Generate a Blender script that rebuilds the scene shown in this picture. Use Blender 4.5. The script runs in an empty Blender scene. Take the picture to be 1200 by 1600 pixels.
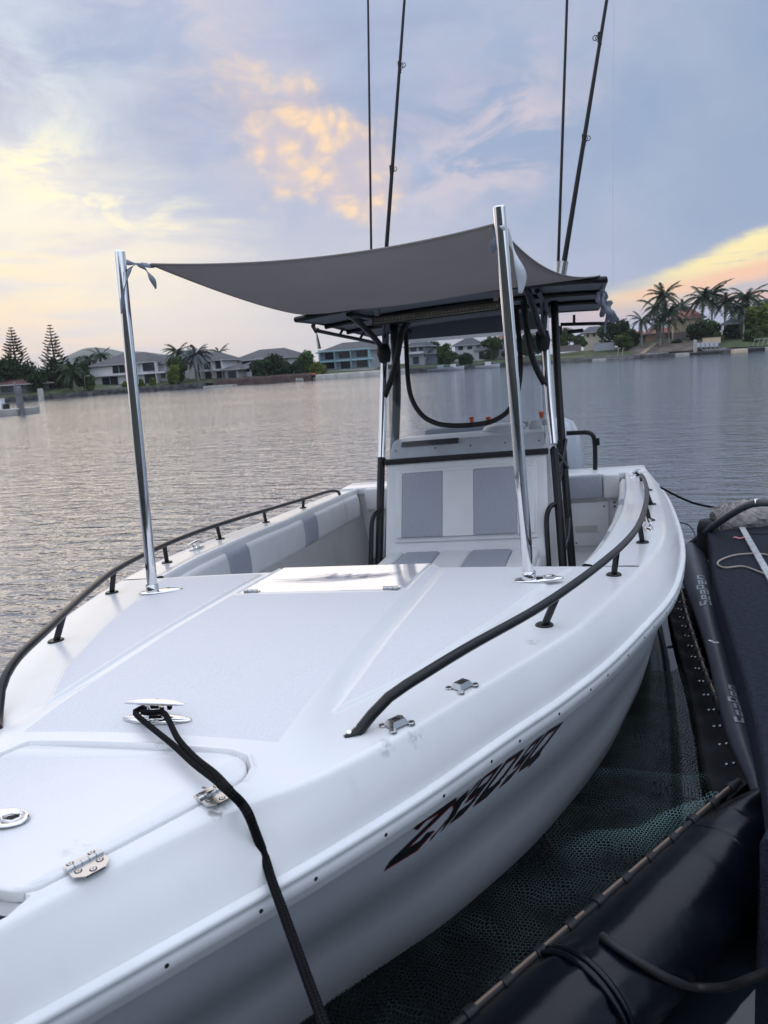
import bpy, bmesh, math, random
from mathutils import Vector, Matrix, noise
random.seed(7)
R_ = math.radians
S = bpy.context.scene
COL = S.collection

# ---------------------------------------------------------------- camera
FPX = 1202.0
YAW, PITCH, ROLL, HEEL = R_(16.5), -math.atan(227/FPX), R_(3.9), R_(2.1)
def rotz(a): return Matrix.Rotation(a, 3, 'Z')
def rotx(a): return Matrix.Rotation(a, 3, 'X')
def roty(a): return Matrix.Rotation(a, 3, 'Y')
RW = rotz(YAW) @ rotx(PITCH) @ roty(ROLL)            # columns: right, forward, up
HT = roty(-HEEL)                                     # boat frame -> world
CW = HT @ Vector((1.0, 0.0, 1.6))
cam_d = bpy.data.cameras.new('camera'); cam = bpy.data.objects.new('camera', cam_d); COL.objects.link(cam)
m = Matrix((( RW[0][0], RW[0][2], -RW[0][1]), (RW[1][0], RW[1][2], -RW[1][1]), (RW[2][0], RW[2][2], -RW[2][1])))
cam.matrix_world = Matrix.Translation(CW) @ m.to_4x4()
cam_d.sensor_fit = 'VERTICAL'; cam_d.sensor_height = 24.0; cam_d.lens = 24.0*FPX/1600.0
cam_d.clip_start = 0.05; cam_d.clip_end = 9000
cam_d.dof.use_dof = True; cam_d.dof.focus_distance = 2.9; cam_d.dof.aperture_fstop = 5.0
S.camera = cam
S.render.resolution_x = 768; S.render.resolution_y = 1024
S.view_settings.view_transform = 'Standard'; S.view_settings.look = 'None'
S.view_settings.exposure = 0.2; S.view_settings.gamma = 1.0

# ---------------------------------------------------------------- node helpers
class NT:
    def __init__(s, tree): s.t = tree; s.n = tree.nodes; s.l = tree.links
    def new(s, kind, **kw):
        n = s.n.new(kind)
        for k, v in kw.items(): setattr(n, k, v)
        return n
    def link(s, a, b): s.l.new(a, b)
    def put(s, sock, v):
        if hasattr(v, 'links') or isinstance(v, bpy.types.NodeSocket): s.l.new(v, sock)
        else: sock.default_value = v
    def math(s, op, a, b=0.0, c=None, clamp=False):
        n = s.new('ShaderNodeMath', operation=op, use_clamp=clamp)
        s.put(n.inputs[0], a); s.put(n.inputs[1], b)
        if c is not None: s.put(n.inputs[2], c)
        return n.outputs[0]
    def mix(s, fac, a, b, mode='MIX'):
        n = s.new('ShaderNodeMix', data_type='RGBA', blend_type=mode)
        s.put(n.inputs[0], fac)
        for i, v in ((6, a), (7, b)):
            if isinstance(v, tuple) and len(v) == 3: v = (*v, 1)
            s.put(n.inputs[i], v)
        return n.outputs[2]
    def noise(s, vec, scale, detail=4, rough=0.55, dist=0.0, kind='FBM'):
        n = s.new('ShaderNodeTexNoise'); n.noise_dimensions = '3D'
        if vec is not None: s.link(vec, n.inputs['Vector'])
        n.inputs['Scale'].default_value = scale; n.inputs['Detail'].default_value = detail
        n.inputs['Roughness'].default_value = rough; n.inputs['Distortion'].default_value = dist
        return n.outputs['Fac']
    def smooth(s, v, a, b):
        n = s.new('ShaderNodeMapRange', interpolation_type='SMOOTHSTEP')
        s.put(n.inputs[0], v); n.inputs[1].default_value = a; n.inputs[2].default_value = b
        return n.outputs[0]
    def mapping(s, vec, scale=(1,1,1), rot=(0,0,0), loc=(0,0,0)):
        n = s.new('ShaderNodeMapping'); s.link(vec, n.inputs[0])
        n.inputs['Scale'].default_value = scale; n.inputs['Rotation'].default_value = rot; n.inputs['Location'].default_value = loc
        return n.outputs[0]

# ---------------------------------------------------------------- sky
def srgb(r, g, b):
    f = lambda c: (c/255/12.92) if c/255 <= .04045 else ((c/255+.055)/1.055)**2.4
    return (f(r), f(g), f(b))
W = bpy.data.worlds.new('World'); S.world = W; W.use_nodes = True
W.node_tree.nodes.clear(); q = NT(W.node_tree)
SUN_AZ = R_(-38.0); SUN_EL = R_(9.0)                 # azimuth from +Y, negative = to the left
geo = q.new('ShaderNodeTexCoord').outputs['Generated']
sep = q.new('ShaderNodeSeparateXYZ'); q.link(geo, sep.inputs[0]); dx, dy, dz = sep.outputs
az = q.math('ARCTAN2', dx, dy)                       # 0 = straight across the water
el = q.math('ARCSINE', dz)
def azel(px, py):
    d = RW @ Vector(((px-600)/FPX, 1, -(py-800)/FPX)); d.normalize()
    return math.atan2(d.x, d.y), math.asin(d.z)
def blob(px, py, wx, wy, ang=0.0, power=1.0, warp=None):
    a0, e0 = azel(px, py)
    A = q.math('SUBTRACT', az, a0); E_ = q.math('SUBTRACT', el, e0)
    if warp is not None:
        A = q.math('ADD', A, q.math('MULTIPLY', q.math('SUBTRACT', warp[0], .5), warp[2])); E_ = q.math('ADD', E_, q.math('MULTIPLY', q.math('SUBTRACT', warp[1], .5), warp[2]))
    c, s = math.cos(R_(ang)), math.sin(R_(ang))
    U = q.math('ADD', q.math('MULTIPLY', A, c/(wx/FPX)), q.math('MULTIPLY', E_, s/(wx/FPX)))
    V = q.math('ADD', q.math('MULTIPLY', A, -s/(wy/FPX)), q.math('MULTIPLY', E_, c/(wy/FPX)))
    r2 = q.math('ADD', q.math('MULTIPLY', U, U), q.math('MULTIPLY', V, V))
    return q.math('EXPONENT', q.math('MULTIPLY', r2, -1.0*power))
n1 = q.noise(geo, 3.2, 5, .6); n2 = q.noise(q.mapping(geo, loc=(7, 3, 1)), 3.2, 5, .6)
nf = q.noise(q.mapping(geo, scale=(1, 1, 2.2), rot=(0, R_(30), 0)), 9.0, 6, .62, .6)
ns = q.noise(q.mapping(geo, scale=(1, 1, 4.5), rot=(0, R_(-22), 0)), 5.0, 6, .6, .4)
nl = q.noise(q.mapping(geo, scale=(1, 1, 9.0), rot=(0, R_(14), 0)), 4.0, 6, .6, .3)
wp = (n1, n2, .28)
nish = q.new('ShaderNodeTexSky', sky_type='NISHITA'); nish.sun_disc = False
nish.sun_elevation = SUN_EL; nish.sun_rotation = SUN_AZ; nish.air_density = 1.2; nish.dust_density = 1.5; nish.ozone_density = 2.0
nsc = q.mix(1.0, nish.outputs[0], (.002, .002, .002), 'MULTIPLY')
# veil of high cloud: lavender blue to the left and up, steel blue to the right
lr = q.smooth(az, -.75, .25)
veil = q.mix(lr, srgb(176, 186, 214), srgb(138, 160, 191))
veil = q.mix(q.smooth(n1, .35, .7), veil, srgb(184, 188, 208))
veil = q.mix(q.math('MULTIPLY', q.smooth(az, -.1, .25), .7), veil, srgb(136, 159, 188))
up = q.smooth(el, .43, .80)
veil = q.mix(up, veil, (1.16, 1.25, 1.47))
behind = q.math('MULTIPLY', q.smooth(dy, .15, -.55), q.math('SUBTRACT', 1.0, q.math('MULTIPLY', up, .8)))
veil = q.mix(behind, veil, (.80, .90, 1.06))
c = veil
low = q.smooth(el, .22, .02)
c = q.mix(q.math('MULTIPLY', low, q.smooth(az, .2, -.5)), c, srgb(212, 207, 211))
c = q.mix(q.math('MULTIPLY', blob(330, 560, 420, 110, 0, 1), .8), c, srgb(214, 209, 212))
c = q.mix(q.math('MULTIPLY', blob(1050, 440, 400, 90, 8, 1), .55), c, srgb(160, 172, 200))
# left: blue patch and cream streaks
c = q.mix(q.math('MULTIPLY', blob(250, 190, 250, 110, -38, 1, wp), .85), c, srgb(154, 171, 203))
c = q.mix(q.math('MULTIPLY', q.math('MULTIPLY', blob(20, 230, 190, 230, -40, 1, wp), q.smooth(nf, .32, .68)), 1.0), c, srgb(212, 222, 230))
m3 = q.math('MULTIPLY', blob(100, 360, 300, 120, -22, 1, wp), q.smooth(ns, .36, .6))
c = q.mix(q.math('MULTIPLY', m3, .62), c, srgb(240, 231, 212))
m4 = q.math('MULTIPLY', blob(130, 320, 230, 60, -28, 1, wp), q.smooth(nf, .46, .66))
c = q.mix(q.math('MULTIPLY', m4, .95), c, srgb(254, 242, 196))
m4b = q.math('MULTIPLY', blob(60, 410, 320, 70, -12, 1, wp), q.smooth(ns, .4, .66))
c = q.mix(q.math('MULTIPLY', m4b, .5), c, srgb(238, 226, 206))
m5 = q.math('MULTIPLY', blob(10, 470, 170, 80, -15, 1, wp), q.smooth(nl, .36, .6))
c = q.mix(q.math('MULTIPLY', m5, .7), c, srgb(255, 228, 172))
m5b = q.math('MULTIPLY', blob(40, 540, 240, 34, -3, 1), q.smooth(nl, .36, .62))
c = q.mix(q.math('MULTIPLY', m5b, .6), c, srgb(246, 216, 198))
c = q.mix(q.math('MULTIPLY', blob(30, 350, 290, 120, -20, 1), .36), c, srgb(255, 248, 230))
c = q.mix(q.math('MULTIPLY', q.math('MULTIPLY', q.smooth(n2, .42, .62), q.smooth(ns, .38, .62)), q.math('MULTIPLY', blob(420, 120, 620, 190, -10, 1), .55)), c, srgb(150, 162, 192))
# warm billows in the middle
vo = q.new('ShaderNodeTexVoronoi'); vo.feature = 'SMOOTH_F1'; vo.inputs['Scale'].default_value = 36; vo.inputs['Smoothness'].default_value = .5
mp = q.new('ShaderNodeVectorMath', operation='ADD'); q.link(geo, mp.inputs[0])
nv = q.new('ShaderNodeTexNoise'); q.link(geo, nv.inputs[0]); nv.inputs['Scale'].default_value = 14; nv.inputs['Detail'].default_value = 3
sc = q.new('ShaderNodeVectorMath', operation='SCALE'); q.link(nv.outputs['Color'], sc.inputs[0]); sc.inputs['Scale'].default_value = .07
q.link(sc.outputs[0], mp.inputs[1]); q.link(q.mapping(mp.outputs[0], scale=(1, 1, 1.5)), vo.inputs['Vector'])
puff = q.math('MULTIPLY', q.smooth(vo.outputs['Distance'], .80, .22), q.smooth(nf, .30, .56))
wp2 = (q.noise(geo, 11, 4, .6), q.noise(q.mapping(geo, loc=(4, 4, 4)), 11, 4, .6), .16)
mm = q.math('MAXIMUM', blob(500, 238, 96, 66, -28, 1.0, wp2), q.math('MULTIPLY', blob(405, 180, 110, 52, -50, 1.2, wp2), .36))
mpuff = q.math('MULTIPLY', q.smooth(mm, .12, .5), q.math('ADD', q.math('MULTIPLY', puff, .38), .58))
c = q.mix(q.math('MULTIPLY', mpuff, .96), c, q.mix(puff, srgb(206, 190, 196), srgb(255, 219, 172)))
c = q.mix(q.math('MULTIPLY', q.math('MULTIPLY', blob(380, 130, 180, 90, -50, 1, wp), q.smooth(nf, .38, .65)), .45), c, srgb(225, 205, 200))
# pale pink puffs right of the middle
m6 = q.math('MULTIPLY', blob(740, 240, 150, 95, 28, 1, wp2), q.smooth(nf, .44, .66))
c = q.mix(q.math('MULTIPLY', m6, .65), c, srgb(216, 202, 208))
m6b = q.math('MULTIPLY', blob(820, 180, 90, 40, 25, 1, wp2), q.smooth(nf, .42, .62))
c = q.mix(q.math('MULTIPLY', m6b, .5), c, srgb(216, 200, 206))
# right: yellow bank with orange under-edge
a0, e0 = azel(940, 468); a1, e1 = azel(1200, 360)
sl = (e1-e0)/(a1-a0)
dlin = q.math('SUBTRACT', q.math('SUBTRACT', el, e0), q.math('MULTIPLY', q.math('SUBTRACT', az, a0), sl))
dlin = q.math('ADD', dlin, q.math('MULTIPLY', q.math('SUBTRACT', nf, .5), .035))
bank = q.math('MULTIPLY', q.smooth(dlin, .012, -.004), q.math('MULTIPLY', q.math('MULTIPLY', q.smooth(az, a0-.03, a0+.03), q.smooth(az, .75, .5)), q.smooth(el, e0-.03, e0+.01)))
bank = q.math('MULTIPLY', bank, q.math('ADD', .30, q.math('MULTIPLY', .70, q.smooth(dlin, -.085, -.02))))
c = q.mix(q.math('MULTIPLY', bank, q.math('ADD', .12, q.math('MULTIPLY', .88, q.smooth(nl, .36, .50)))), c, srgb(252, 236, 176))
obl = q.math('MULTIPLY', blob(1180, 432, 190, 24, 11, 1, (n1, n2, .04)), q.smooth(nl, .38, .6))
c = q.mix(q.math('MULTIPLY', obl, .75), c, srgb(246, 200, 168))
obl2 = q.math('MULTIPLY', blob(1100, 462, 260, 16, 8, 1, (n1, n2, .05)), q.smooth(nl, .44, .6))
c = q.mix(q.math('MULTIPLY', obl2, .7), c, srgb(240, 196, 180))
nl2 = q.noise(q.mapping(geo, scale=(1, 1, 12.0), rot=(0, R_(10), 0), loc=(2, 5, 1)), 5.0, 5, .6, .4)
def band(p0, p1, wid, fade0, fade1):
    (x0, y0), (x1, y1) = azel(*p0), azel(*p1); k = (y1-y0)/(x1-x0)
    d = q.math('SUBTRACT', q.math('SUBTRACT', el, y0), q.math('MULTIPLY', q.math('SUBTRACT', az, x0), k))
    d = q.math('ADD', d, q.math('MULTIPLY', q.math('SUBTRACT', nf, .5), .022))
    g_ = q.math('EXPONENT', q.math('MULTIPLY', q.math('MULTIPLY', d, d), -1.0/(wid/FPX)**2))
    return q.math('MULTIPLY', g_, q.math('MULTIPLY', q.smooth(az, azel(*fade0)[0], azel(*fade1)[0]), q.smooth(az, .85, .6)))
c = q.mix(q.math('MULTIPLY', blob(1120, 492, 330, 26, 4, 1), .65), c, srgb(172, 177, 203))
c = q.mix(q.math('MULTIPLY', band((960, 468), (1200, 418), 8, (930, 460), (1010, 460)), .85), c, srgb(250, 200, 165))
c = q.mix(q.math('MULTIPLY', band((1000, 476), (1200, 440), 7, (1040, 460), (1120, 460)), .7), c, srgb(186, 180, 198))
c = q.mix(q.math('MULTIPLY', band((1040, 484), (1200, 456), 6, (1060, 460), (1160, 460)), .7), c, srgb(240, 190, 170))
c = q.mix(q.math('MULTIPLY', blob(985, 449, 48, 9, 6, 1, (n1, n2, .02)), .75), c, srgb(178, 182, 200))
c = q.mix(1.0, c, nsc, 'ADD')
bg = q.new('ShaderNodeBackground'); q.link(c, bg.inputs[0]); bg.inputs[1].default_value = 0.97
wo = q.new('ShaderNodeOutputWorld'); q.link(bg.outputs[0], wo.inputs[0])

sun_d = bpy.data.lights.new('sun', 'SUN'); sun_d.energy = 0.5; sun_d.angle = R_(50); sun_d.color = (1, .80, .58)
sun = bpy.data.objects.new('sun', sun_d); COL.objects.link(sun)
sdir = Vector((math.sin(SUN_AZ)*math.cos(SUN_EL), math.cos(SUN_AZ)*math.cos(SUN_EL), math.sin(SUN_EL)))
sun.rotation_euler = sdir.to_track_quat('Z', 'Y').to_euler(); sun.location = (-20, 20, 20)

# ---------------------------------------------------------------- materials
def mat(name, col, rough=.5, metal=0, coat=0, spec=.5, bump=None, vary=None, trans=0, alpha=1):
    M = bpy.data.materials.new(name); M.use_nodes = True
    t = NT(M.node_tree); b = t.n['Principled BSDF']
    b.inputs['Base Color'].default_value = (*col, 1); b.inputs['Roughness'].default_value = rough
    b.inputs['Metallic'].default_value = metal; b.inputs['Coat Weight'].default_value = coat
    b.inputs['Specular IOR Level'].default_value = spec; b.inputs['Transmission Weight'].default_value = trans
    b.inputs['Coat Roughness'].default_value = .08
    M['nt'] = 1
    co = t.new('ShaderNodeTexCoord').outputs['Object']
    if vary:                                         # (scale, amount, detail)
        f = t.noise(co, vary[0], vary[2] if len(vary) > 2 else 4)
        f = t.smooth(f, .3, .7)
        a = tuple(max(0, x*(1-vary[1])) for x in col); d = tuple(min(1, x*(1+vary[1])) for x in col)
        t.link(t.mix(f, a, d), b.inputs['Base Color'])
    if bump:                                         # (scale, strength, distance)
        bn = t.new('ShaderNodeBump'); bn.inputs['Strength'].default_value = bump[1]; bn.inputs['Distance'].default_value = bump[2]
        t.link(t.noise(co, bump[0], 3), bn.inputs['Height']); t.link(bn.outputs[0], b.inputs['Normal'])
    return M
GEL = mat('gelcoat', (.76, .77, .78), .32, coat=.35, vary=(2.5, .03), bump=(1.4, .15, .01))
def scuffed(M, sc_, amt):
    t = NT(M.node_tree); b = t.n['Principled BSDF']; co = t.new('ShaderNodeTexCoord').outputs['Object']
    l_ = b.inputs['Base Color'].links; src = l_[0].from_socket if l_ else tuple(b.inputs['Base Color'].default_value)
    k = t.math('MULTIPLY', t.smooth(t.noise(t.mapping(co, scale=(1, 1, 2.5)), sc_, 6, .75), .62, .74), t.smooth(t.noise(t.mapping(co, loc=(5, 2, 0)), sc_*.22, 3), .45, .62))
    k2 = t.smooth(t.noise(t.mapping(co, scale=(9, 9, 1)), sc_*.5, 4, .6), .55, .85)
    t.link(t.mix(t.math('MULTIPLY', t.math('ADD', k, t.math('MULTIPLY', k2, .25)), amt), src, (.30, .28, .25)), b.inputs['Base Color'])
    sp = t.smooth(t.noise(co, sc_*14, 1), .79, .82); r = t.math('ADD', b.inputs['Roughness'].default_value, t.math('MULTIPLY', k2, .2)); t.link(r, b.inputs['Roughness'])
scuffed(GEL, 7, .35)
GELS = mat('gelcoat_satin', (.74, .75, .77), .42, coat=.1, vary=(3, .04))
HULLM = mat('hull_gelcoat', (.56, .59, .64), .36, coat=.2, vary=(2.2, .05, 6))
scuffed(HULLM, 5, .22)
RUB = mat('rub_rail_vinyl', (.74, .76, .78), .38, vary=(6, .05)); scuffed(RUB, 11, .5)
CHROME = mat('polished_steel', (.80, .80, .80), .07, metal=1)
STEEL = mat('brushed_steel', (.55, .55, .55), .22, metal=1)
BLACKP = mat('black_powder_coat', (.007, .008, .010), .38, spec=.4)
BLACKR = mat('black_rubber', (.012, .012, .014), .6)
DARK = mat('dark_void_shade', (.01, .01, .012), .8)
CUSHW = mat('white_vinyl', (.72, .73, .74), .45, bump=(90, .1, .002), vary=(5, .03))
CLOTH = mat('shade_canvas', (.20, .18, .17), .85, bump=(400, .15, .001), vary=(3, .05))
WEB = mat('grey_webbing', (.20, .22, .27), .8)
WEBW = mat('pale_webbing', (.62, .66, .72), .8)
LINER = mat('liner', (.52, .51, .50), .5, vary=(4, .05))
ROOFU = mat('roof_lining', (.17, .18, .20), .8)
ENGM = mat('engine_grey', (.38, .42, .48), .3, coat=.5)
ORANGE = mat('orange_plastic', (.75, .12, .04), .4)
CARPET = mat('navy_carpet', (.010, .016, .034), .95, bump=(160, .8, .01), vary=(40, .45, 6))
TUBEM = mat('pen_pvc', (.05, .058, .075), .42, bump=(7, .12, .01), vary=(4, .2))
TUBEB = mat('pen_pvc_black', (.0022, .003, .007), .26, spec=.32, bump=(5, .25, .02), vary=(5, .4))
ZIPM = mat('tan_cord', (.22, .16, .12), .7)
FLEECE = mat('fleece', (.36, .33, .32), .95, bump=(60, .8, .02), vary=(14, .25))
BEIGE = mat('beige_cord', (.35, .31, .27), .8)
WHITEP = mat('white_print', (.7, .72, .75), .5)
GREYW = mat('worn_paint_strip', (.42, .43, .45), .7, vary=(20, .2))
PINK = mat('pink_tape', (.6, .2, .2), .7)
REDP = mat('red_decal', (.22, .015, .02), .4)
BLKD = mat('black_decal', (.010, .012, .014), .35)
GREYL = mat('grey_line_print', (.30, .33, .41), .5)
def rope_mat(name, col, per=60):
    M = mat(name, col, .9, spec=.12); t = NT(M.node_tree); b = t.n['Principled BSDF']
    uv = t.new('ShaderNodeTexCoord').outputs['UV']; s = t.new('ShaderNodeSeparateXYZ'); t.link(uv, s.inputs[0])
    a = t.math('SINE', t.math('ADD', t.math('MULTIPLY', s.outputs[1], per*6.283), t.math('MULTIPLY', s.outputs[0], 6.283*4)))
    d = t.math('SINE', t.math('SUBTRACT', t.math('MULTIPLY', s.outputs[1], per*6.283), t.math('MULTIPLY', s.outputs[0], 6.283*4)))
    h = t.math('MULTIPLY', a, d)
    bn = t.new('ShaderNodeBump'); bn.inputs['Strength'].default_value = .5; bn.inputs['Distance'].default_value = .002
    t.link(h, bn.inputs['Height']); t.link(bn.outputs[0], b.inputs['Normal'])
    t.link(t.mix(t.smooth(h, -.5, .8), tuple(x*.4 for x in col), tuple(x*1.8 for x in col)), b.inputs['Base Color'])
    return M
ROPE = rope_mat('braided_black_rope', (.007, .007, .009), 90)
# non-skid deck: speckled matte texture with a mask attribute for the smooth borders
def deck_mat():
    M = mat('non_skid_deck', (.7, .7, .7), .5); t = NT(M.node_tree); b = t.n['Principled BSDF']
    at = t.new('ShaderNodeAttribute'); at.attribute_name = 'nonskid'; k = at.outputs['Fac']
    co = t.new('ShaderNodeTexCoord').outputs['Object']
    sp = t.noise(co, 330, 2, .5); big = t.noise(co, 3, 5, .6)
    cn = t.mix(t.smooth(sp, .3, .7), (.61, .62, .655), (.72, .73, .765))
    cn = t.mix(t.math('MULTIPLY', t.smooth(big, .45, .75), .35), cn, (.68, .69, .71))
    cs = t.mix(t.math('MULTIPLY', t.smooth(big, .5, .8), .3), (.76, .77, .78), (.66, .66, .66))
    # scuffs and small dirt spots
    sc_ = t.math('MULTIPLY', t.smooth(t.noise(co, 9, 6, .75), .66, .74), t.smooth(t.noise(t.mapping(co, loc=(3, 1, 0)), 1.7, 3), .5, .62))
    col = t.mix(k, cs, cn); col = t.mix(t.math('MULTIPLY', sc_, .35), col, (.30, .29, .27))
    t.link(col, b.inputs['Base Color'])
    t.link(t.math('ADD', .28, t.math('MULTIPLY', k, .34)), b.inputs['Roughness'])
    bn = t.new('ShaderNodeBump'); bn.inputs['Distance'].default_value = .0015
    t.link(t.math('MULTIPLY', k, .4), bn.inputs['Strength'])
    t.link(sp, bn.inputs['Height']); t.link(bn.outputs[0], b.inputs['Normal'])
    return M
DECK = deck_mat()
def quilt_mat(name, col):
    M = mat(name, col, .6); t = NT(M.node_tree); b = t.n['Principled BSDF']
    co = t.new('ShaderNodeTexCoord').outputs['Object']; s = t.new('ShaderNodeSeparateXYZ'); t.link(co, s.inputs[0])
    zz = t.math('ADD', s.outputs[2], t.math('MULTIPLY', s.outputs[1], .35)); xx = t.math('ADD', s.outputs[0], t.math('MULTIPLY', s.outputs[1], .8))
    def w(a, b_): 
        v = t.math('PINGPONG', t.math('ADD', t.math('MULTIPLY', xx, a), t.math('MULTIPLY', zz, b_)), .5)
        return t.smooth(v, 0, .12)
    h = t.math('MINIMUM', w(24, 17), w(24, -17))
    bn = t.new('ShaderNodeBump'); bn.inputs['Strength'].default_value = .4; bn.inputs['Distance'].default_value = .004
    t.link(h, bn.inputs['Height']); t.link(bn.outputs[0], b.inputs['Normal'])
    t.link(t.mix(h, tuple(x*1.09 for x in col), col), b.inputs['Base Color'])
    return M
QUILT = quilt_mat('quilted_grey_vinyl', (.35, .375, .435))
# clear plastic screen
def clear(name, tint, gl=.10, veil_=0.05):
    M = bpy.data.materials.new(name); M.use_nodes = True; t = NT(M.node_tree); t.n.clear()
    o = t.new('ShaderNodeOutputMaterial'); tr = t.new('ShaderNodeBsdfTransparent'); tr.inputs[0].default_value = (*tint, 1)
    g = t.new('ShaderNodeBsdfGlossy'); g.inputs['Roughness'].default_value = .03
    fr = t.new('ShaderNodeFresnel'); fr.inputs[0].default_value = 1.45
    d = t.new('ShaderNodeBsdfDiffuse'); d.inputs[0].default_value = (.5, .52, .55, 1)
    m1 = t.new('ShaderNodeMixShader'); m2 = t.new('ShaderNodeMixShader')
    co = t.new('ShaderNodeTexCoord').outputs['Object']
    t.link(t.math('MULTIPLY', t.smooth(t.noise(co, 5, 5, .7), .3, .8), veil_), m1.inputs[0]); t.link(tr.outputs[0], m1.inputs[1]); t.link(d.outputs[0], m1.inputs[2])
    t.link(t.math('MINIMUM', t.math('MULTIPLY', fr.outputs[0], 1.0), .5), m2.inputs[0]); t.link(m1.outputs[0], m2.inputs[1]); t.link(g.outputs[0], m2.inputs[2])
    t.link(m2.outputs[0], o.inputs[0]); return M
SCREEN = clear('clear_screen', (.86, .90, .93), veil_=.12)
# hexagon-ish LED reflectors
def led_mat():
    M = mat('led_reflectors', (.30, .28, .20), .25, metal=.6); t = NT(M.node_tree); b = t.n['Principled BSDF']
    co = t.new('ShaderNodeTexCoord').outputs['Object']
    v = t.new('ShaderNodeTexVoronoi'); v.inputs['Scale'].default_value = 42; v.inputs['Randomness'].default_value = .15
    t.link(co, v.inputs['Vector'])
    t.link(t.mix(t.smooth(v.outputs['Distance'], .1, .6), (.62, .56, .38), (.16, .15, .12)), b.inputs['Base Color'])
    return M
LED = led_mat()

# ---------------------------------------------------------------- object helpers
def tag(o, label=None, cat=None, group=None, kind=None):
    if label: o['label'] = label
    if cat: o['category'] = cat
    if group: o['group'] = group
    if kind: o['kind'] = kind
    return o
def empty(name, loc=(0, 0, 0), rot=(0, 0, 0), **kw):
    o = bpy.data.objects.new(name, None); COL.objects.link(o); o.location = loc; o.rotation_euler = rot; o.empty_display_size = .2
    return tag(o, **kw)
class MB:
    """collects shapes and links them as one mesh object"""
    def __init__(s): s.v = []; s.f = []; s.uv = []; s.mi = []; s.sm = []
    def add(s, vs, fs, uvs=None, mi=0, smooth=False):
        k = len(s.v); s.v += [tuple(p) for p in vs]
        for i, f in enumerate(fs):
            s.f.append(tuple(k+a for a in f)); s.mi.append(mi); s.sm.append(smooth)
            s.uv.append(uvs[i] if uvs else None)
        return s
    def box(s, lo, hi, mi=0, rot=None, piv=None, bev=0.0):
        if bev > 0:
            bm = bmesh.new(); bmesh.ops.create_cube(bm, size=1)
            for v in bm.verts: v.co = Vector([(lo[i]+hi[i])/2 + v.co[i]*(hi[i]-lo[i]) for i in range(3)])
            bmesh.ops.bevel(bm, geom=bm.edges[:], offset=bev, segments=3, affect='EDGES', profile=.5)
            vs = [v.co.copy() for v in bm.verts]; bm.verts.index_update(); fs = [[v.index for v in f.verts] for f in bm.faces]; bm.free()
            sm = True
        else:
            x0, y0, z0 = lo; x1, y1, z1 = hi
            vs = [Vector(p) for p in ((x0,y0,z0),(x1,y0,z0),(x1,y1,z0),(x0,y1,z0),(x0,y0,z1),(x1,y0,z1),(x1,y1,z1),(x0,y1,z1))]
            fs = [(0,3,2,1),(4,5,6,7),(0,1,5,4),(1,2,6,5),(2,3,7,6),(3,0,4,7)]; sm = False
        if rot is not None:
            pv = Vector(piv) if piv else Vector([(lo[i]+hi[i])/2 for i in range(3)])
            vs = [rot @ (v-pv) + pv for v in vs]
        return s.add(vs, fs, mi=mi, smooth=sm)
    def tube(s, pts, r, n=12, caps=True, mi=0, flat=None):
        pts = [Vector(p) for p in pts]; N = len(pts)
        rs = r if isinstance(r, (list, tuple)) else [r]*N
        L = [0]
        for i in range(1, N): L.append(L[-1]+(pts[i]-pts[i-1]).length)
        up = None; vs = []; uvs = []
        for i, p in enumerate(pts):
            t = (pts[min(i+1, N-1)]-pts[max(i-1, 0)]).normalized()
            if up is None:
                a = Vector((0, 0, 1)) if abs(t.z) < .9 else Vector((1, 0, 0)); up = (a - t*a.dot(t)).normalized()
            else: up = (up - t*up.dot(t)).normalized()
            sd = t.cross(up)
            for k in range(n):
                an = 2*math.pi*k/n
                fx = flat if flat else 1
                vs.append(p + sd*math.cos(an)*rs[i] + up*math.sin(an)*rs[i]*fx)
        fs = []
        for i in range(N-1):
            for k in range(n):
                k2 = (k+1) % n
                fs.append((i*n+k, i*n+k2, (i+1)*n+k2, (i+1)*n+k))
                uvs.append(((k/n, L[i]), ((k+1)/n, L[i]), ((k+1)/n, L[i+1]), (k/n, L[i+1])))
        s.add(vs, fs, uvs, mi, True)
        if caps:
            s.add(vs[:n], [tuple(range(n))[::-1]], mi=mi); s.add(vs[-n:], [tuple(range(n))], mi=mi)
        return s
    def disc(s, c, nrm, r, h, n=20, mi=0, sx=1.0, xd=None):
        nrm = Vector(nrm).normalized(); c = Vector(c)
        a = Vector(xd) if xd else (Vector((1, 0, 0)) if abs(nrm.x) < .9 else Vector((0, 1, 0)))
        u = (a-nrm*a.dot(nrm)).normalized(); w = nrm.cross(u)
        ring = lambda rr, hh: [c+u*math.cos(2*math.pi*k/n)*rr*sx+w*math.sin(2*math.pi*k/n)*rr+nrm*hh for k in range(n)]
        A, B, C_ = ring(r, 0), ring(r, h*.6), ring(r*.86, h)
        vs = A+B+C_; fs = []
        for j in range(2):
            for k in range(n): fs.append((j*n+k, j*n+(k+1) % n, (j+1)*n+(k+1) % n, (j+1)*n+k))
        s.add(vs, fs, mi=mi, smooth=True); s.add(C_, [tuple(range(n))], mi=mi); return s
    def lathe(s, prof, c=(0, 0, 0), n=20, mi=0, rot=None):
        vs = []; c = Vector(c)
        for r, z in prof:
            for k in range(n):
                p = Vector((r*math.cos(2*math.pi*k/n), r*math.sin(2*math.pi*k/n), z))
                if rot is not None: p = rot @ p
                vs.append(p+c)
        fs = [(j*n+k, j*n+(k+1) % n, (j+1)*n+(k+1) % n, (j+1)*n+k) for j in range(len(prof)-1) for k in range(n)]
        return s.add(vs, fs, mi=mi, smooth=True)
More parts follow.
